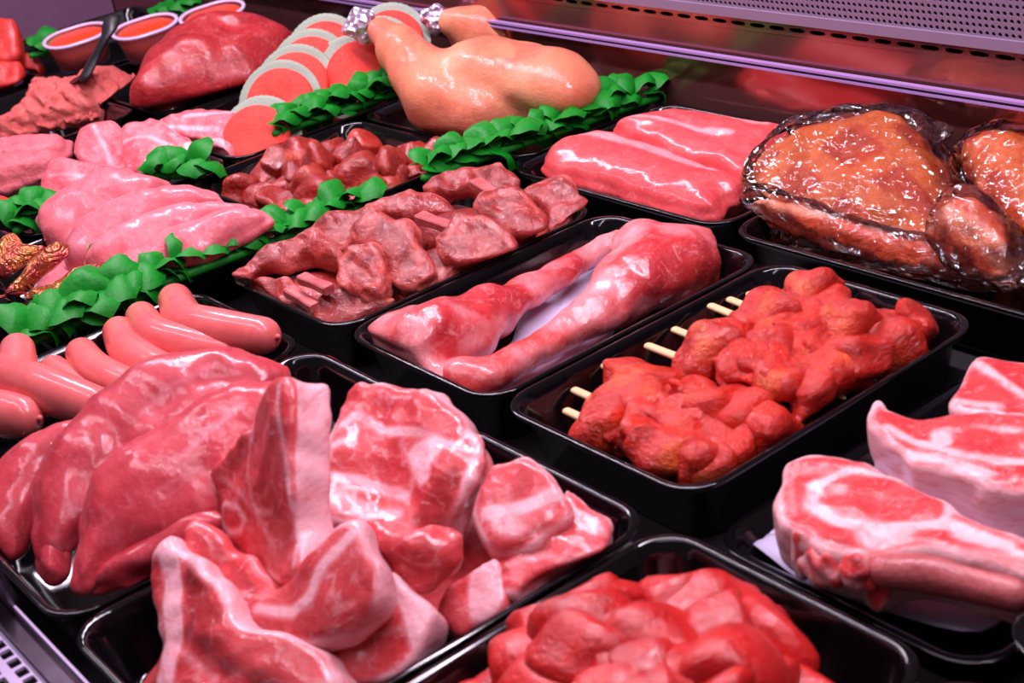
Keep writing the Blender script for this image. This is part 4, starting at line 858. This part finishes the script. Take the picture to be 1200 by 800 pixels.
piece('mince_mound', [(-30, 190), (0, 170), (40, 163), (84, 166), (72, 195), (48, 210), (0, 226), (-30, 230)], (25, 195, 0.045), (0.25, -0.25, 0.93), 'pinkmince', 'pale pink mince mound at the left edge in front of the pork steaks', 'meat', kind='pillow', T=(0.022, 0.03), w=0.05, amp=0.0028, freq=45, h=0.003, minz=0.012)
piece('red_meat_piece', [(-25, 240), (0, 230), (18, 236), (20, 255), (12, 275), (-20, 282)], (0, 255, 0.045), (0.3, -0.3, 0.9), 'redsteak', 'small bright red meat piece at the left edge above the gold packs', 'meat', kind='pillow', T=(0.015, 0.015), w=0.02, h=0.003)
# ================================================================ minced meat with spoon, beef joint, red steaks
piece('mince_mound', [(-30, 158), (0, 146), (28, 125), (34, 106), (60, 97), (88, 98), (105, 86), (135, 84), (162, 94), (160, 112), (140, 130), (100, 140), (50, 150), (0, 163)], (80, 122, 0.042), (0.3, -0.2, 0.93), 'mince', 'coarse minced meat mound with a dark spoon handle stuck in it', 'meat', kind='pillow', T=(0.030, 0.03), w=0.07, amp=0.0036, freq=95, h=0.0024, minz=0.012)
V, F = tube([P(100, 88, .082), P(112, 66, .100), P(126, 38, .125), P(131, 25, .135)], [0.010, 0.011, 0.0125, 0.012], 12, 4, flat=0.4)
sp = empty('serving_spoon', P(100, 95, .06)); tag(sp, 'black flat handled serving spoon standing in the minced meat', 'spoon')
M['dark'] = plain('dark_handle', (0.012, 0.012, 0.014), 0.4)
world_obj('handle', V, F, M['dark'], sp)
V, F = tube([P(100, 88, .080), P(92, 98, .062), P(85, 108, .045)], [0.010, 0.022, 0.018], 14, 4, flat=0.3); world_obj('spoon_bowl', V, F, M['steel'], sp)
piece('beef_joint', [(150, 136), (154, 108), (172, 78), (196, 52), (225, 36), (255, 28), (300, 26), (335, 36), (350, 50), (335, 72), (312, 98), (292, 108), (250, 122), (210, 130), (180, 138)], (245, 85, 0.066), (0.34, -0.20, 0.92), 'beef', 'large dark red beef joint with fine white threads', 'meat', None, 'pillow', T=(0.045, 0.05), w=0.075, amp=0.004, freq=14, h=0.004,
      fat=[('line', [(170, 80), (230, 70), (300, 85)], .002, .62), ('line', [(250, 45), (280, 60), (330, 70)], .002, .66), ('line', [(215, 48), (225, 52)], .004, .7), ('line', [(160, 112), (200, 100), (225, 98)], .004, .6)], alt=[('line', [(165, 120), (200, 122), (230, 112)], .005, .45)], grooves=[([(345, 50), (280, 62), (230, 50)], .012, .12)], seed=4242, minz=0.012)
g = 'red steaks stacked at the far left'
for lb, ol, z in [('upper red steak of the far left stack', [(-25, 22), (0, 20), (18, 24), (22, 45), (20, 66), (0, 70), (-25, 70)], .100), ('lower red steak of the far left stack', [(-25, 72), (0, 68), (22, 70), (25, 95), (20, 120), (0, 134), (-25, 135)], .056), ('dark red scrap beside the far left steak stack', [(24, 62), (38, 64), (46, 74), (40, 90), (28, 106), (22, 95)], .050)]:
    cx, cy = np.mean([p[0] for p in ol]), np.mean([p[1] for p in ol])
    piece('red_steak', ol, (cx, cy, z), (0.6, -0.4, 0.7), 'redsteak', lb, 'meat', g, t=0.03, r=0.008, amp=0.002, h=0.0036, minz=0.012)
# ================================================================ sauce tubs
M['tub'] = plain('clear_tub_plastic', srgb(225, 190, 215), 0.2, trans=0.0, alpha=0.12, var=0.03)
M['tub_rim'] = plain('tub_rim_plastic', srgb(225, 195, 225), 0.25, var=0.03)
M['sauce'] = plain('orange_sauce', srgb(226, 66, 26), 0.35, var=0.2, scale=60, bump=0.4, bscale=120)
def loft(prof, n=7):
    V = []; F = []
    for a, b, r_, z in prof:
        L = rrect(-a, a, -b, b, r_, n); m = len(L); V += [(x, y, z) for x, y in L]
    for k in range(len(prof) - 1): F += [(k * m + i, k * m + (i + 1) % m, (k + 1) * m + (i + 1) % m, (k + 1) * m + i) for i in range(m)]
    F.append(tuple(reversed(range(m)))); F.append(tuple(range((len(prof) - 1) * m, len(prof) * m)))
    return V, F
tub_me = {}
tub_me['cup'] = mesh_data('cup', *loft([(.036, .027, .0262, 0), (.0445, .035, .034, .045), (.0445, .035, .034, .046), (.0435, .034, .033, .045), (.035, .026, .025, .002)]), M['tub'])
tub_me['sauce'] = mesh_data('sauce', *loft([(.034, .025, .0245, .003), (.0420, .0325, .0320, .041), (.036, .028, .027, .045)]), M['sauce'])
tub_me['tub_rim'] = mesh_data('tub_rim', *loft([(.047, .0365, .02, .043), (.052, .041, .022, .043), (.052, .041, .022, .047), (.0455, .035, .019, .047), (.0455, .035, .019, .044)][:4]), M['tub_rim'])
def ringmesh():
    V = []; F = []
    for a, b, r_, z in [(.0425, .033, .032, .044), (.0475, .038, .0375, .044), (.0475, .038, .0375, .0485), (.0425, .033, .032, .0485)]:
        L = rrect(-a, a, -b, b, r_); m = len(L); V += [(x, y, z) for x, y in L]
    for k in range(4): F += [(k * m + i, k * m + (i + 1) % m, ((k + 1) % 4) * m + (i + 1) % m, ((k + 1) % 4) * m + i) for i in range(m)]
    return mesh_data('tub_rim', V, F, M['tub_rim'])
tub_me['tub_rim'] = ringmesh()
for px, py, z, rz, lb in [(100, 74, .050, .35, 'clear tub of orange sauce furthest left, beside the spoon handle'), (180, 64, .050, .35, 'clear tub of orange sauce in the middle, right of the spoon handle'), (258, 48, .050, .35, 'clear tub of orange sauce furthest right, behind the beef joint')]:
    e = empty('sauce_tub', P(px, py, z)); e.rotation_euler = (0.12, -0.05, 1.35); e.scale = (1.0, 1.0, 0.9); tag(e, lb, 'tub', 'tubs of orange sauce')
    for k in ('sauce', 'cup', 'tub_rim'): place(k, tub_me[k], e)
# ================================================================ burger patties between paper discs
def disc(r_, t_, amp, seed, nseg=48, wav=0):
    V = []; F = []
    prof = [(0.0, t_ / 2), (r_ * 0.5, t_ / 2), (r_ * 0.9, t_ / 2), (r_ * 0.975, t_ * 0.36), (r_, 0), (r_ * 0.975, -t_ * 0.36), (r_ * 0.9, -t_ / 2), (0.0, -t_ / 2)]
    for rr, z in prof[1:-1]:
        for i in range(nseg):
            a = 2 * math.pi * i / nseg; k = 1 + (wav * (i % 2) if rr > r_ * 0.93 else 0); V.append((rr * k * math.cos(a), rr * k * math.sin(a), z))
    m = nseg; n = len(prof) - 2
    for k in range(n - 1): F += [(k * m + i, (k + 1) * m + i, (k + 1) * m + (i + 1) % m, k * m + (i + 1) % m) for i in range(m)]
    F.append(tuple(range(m))); F.append(tuple(reversed(range((n - 1) * m, n * m))))
    V = np.array(V); V[:, 2] += amp * lump(V, 25, seed)
    return V, F
pat = mesh_data('burger_patty', *disc(0.040, 0.013, 0.0008, 3), M['patty']); M['wax'] = plain('waxed_paper', srgb(148, 164, 144), 0.5, var=0.06, bump=0.3, bscale=400)
wax = mesh_data('paper_disc', *disc(0.050, 0.0016, 0.0015, 4, 90, 0.012), M['wax'])
def row(front, step, n, nrm, lbl, gp):
    e1, e2, nn = frame(nrm); Rm = Matrix(np.stack([e1, e2, nn], 1).tolist()); f0 = P(*front)
    for i in range(n):
        c = f0 + np.array(step) * i
        o = place('burger_patty', pat, None, c, Rm.to_euler()); tag(o, f'{["front", "second", "third", "fourth", "fifth", "sixth"][i]} burger patty of the {lbl}', 'burger', gp)
        o = place('paper_disc', wax, None, c - nn * 0.0118 + np.array([-0.003, -0.002, 0.004]), Rm.to_euler()); tag(o, f'waxed paper disc behind the {["front", "second", "third", "fourth", "fifth", "sixth"][i]} patty of the {lbl}', 'paper', gp + ' papers')
bnrm = (0.62, -0.55, 0.56)
row((302, 172, .044), (0, 0, 0), 1, (0.55, -0.5, 0.67), 'low pair beside the pork steaks', 'low papered patties')
row((329, 120, .062), (-0.012, 0.030, 0.0085), 4, bnrm, 'left row of papered patties', 'left row of papered patties')
row((432, 84, .070), (-0.012, 0.026, 0.008), 3, bnrm, 'right row of papered patties', 'right row of papered patties')
for i, (u, v) in enumerate([(-0.468, 0.235), (-0.352, 0.232), (-0.468, 0.338), (-0.352, 0.338)]):
    tag(place('burger_patty', pat, None, (u, v, 0.0125), (0, 0, i)), 'burger patty lying flat at the bottom of the patty tray', 'burger', 'flat lower patties')
# ================================================================ green leafy garnish dividers
def leaf_mesh(seed):
    r = random.Random(seed); L = r.uniform(.026, .032); W_ = r.uniform(.0155, .019); V = []; F = []
    for i in range(7):
        t = i / 6; wd = W_ * max(0.18, math.sin(math.pi * (0.10 + 0.82 * t)) ** 0.55); z = 0.010 * math.sin(2.6 * t) - 0.004 * t
        for s in (-1, -0.55, 0, 0.55, 1): V.append((s * wd, L * t - 0.004 * s * s, z - 0.0055 * s * s + 0.0016 * math.sin(seed * 2.1 + 8 * t + 2.6 * s)))
    for i in range(6):
        for k in range(4): a = i * 5 + k; F.append((a, a + 1, a + 6, a + 5))
    return mesh_data('leaf', V, F, M['leaf'])
leaves = [leaf_mesh(s) for s in range(6)]
def garnish(a, b, label, n, rise=0.010, seed=1, size=1.0):
    A, B = P(*a), P(*b); r = random.Random(seed); c = (A + B) / 2
    e = empty('garnish_strip', (c[0], c[1], min(A[2], B[2]) - 0.006)); tag(e, label, 'garnish', 'green leaf dividers'); off = np.array(e.location)
    d = unit(B - A); ang = math.atan2(d[1], d[0])
    V, F = tube([A - [0, 0, .004], c - [0, 0, .004], B - [0, 0, .004]], [.0045] * 3, 8, 2, cap=2); world_obj('stem', V, F, M['leaf'], e)
    out = np.array([d[1], -d[0], 0])                     # towards the shopper's side of the strip
    for i in range(n):
        t = (i + r.uniform(-.25, .25) + 0.5) / n; q = A + (B - A) * t - off; s = size * r.uniform(.85, 1.12); k = i % 3
        if k == 0: rot = (r.uniform(-1.05, -0.5), r.uniform(-.3, .3), ang - math.pi / 2 + math.pi * 0 - math.pi / 2 + r.uniform(-.5, .5) + math.pi / 2); dz = 0.006
        elif k == 1: rot = (r.uniform(-0.35, 0.1), r.uniform(-.4, .4), ang - math.pi / 2 + r.uniform(-.9, .2)); dz = 0.009
        else: rot = (r.uniform(0.5, 1.1), r.uniform(-.4, .4), ang + r.uniform(-.6, .9)); dz = 0.002
        place('leaf', r.choice(leaves), e, q + np.array([0, 0, dz + r.uniform(-.003, rise * .5)]) - out * 0.008, rot, (s, s, s))
zg = RIM + 0.008
garnish((28, 398, zg), (165, 342, zg), 'green leaf garnish strip above the sausages, left of the others', 20, seed=1, size=1.2)
garnish((178, 332, zg), (430, 236, zg), 'long green leaf garnish strip between the chicken breasts and the lamb', 32, seed=2, size=1.0)
garnish((497, 204, zg), (768, 110, zg), 'long green leaf garnish strip between the whole chicken and the loins', 44, seed=3, size=1.05)
garnish((322, 152, zg), (474, 102, zg), 'green leaf garnish strip in front of the burger patties', 30, seed=4, size=1.0)
garnish((165, 203, zg), (236, 200, zg), 'short green leaf tuft between the pork steaks and the breasts', 10, seed=5)
garnish((18, 266, zg), (70, 240, zg), 'short green leaf tuft left of the chicken breasts', 10, seed=6)
garnish((36, 62, zg + .02), (62, 56, zg + .02), 'small green leaf tuft left of the sauce tubs', 6, seed=7)
garnish((180, 16, zg + .02), (222, 12, zg + .02), 'green leaf tuft at the top edge between the sauce tubs', 8, seed=8)
garnish((118, 322, zg - .006), (142, 312, zg - .006), 'tiny green leaf tuft at the tip of the lowest gold pack', 5, seed=9)
settle()
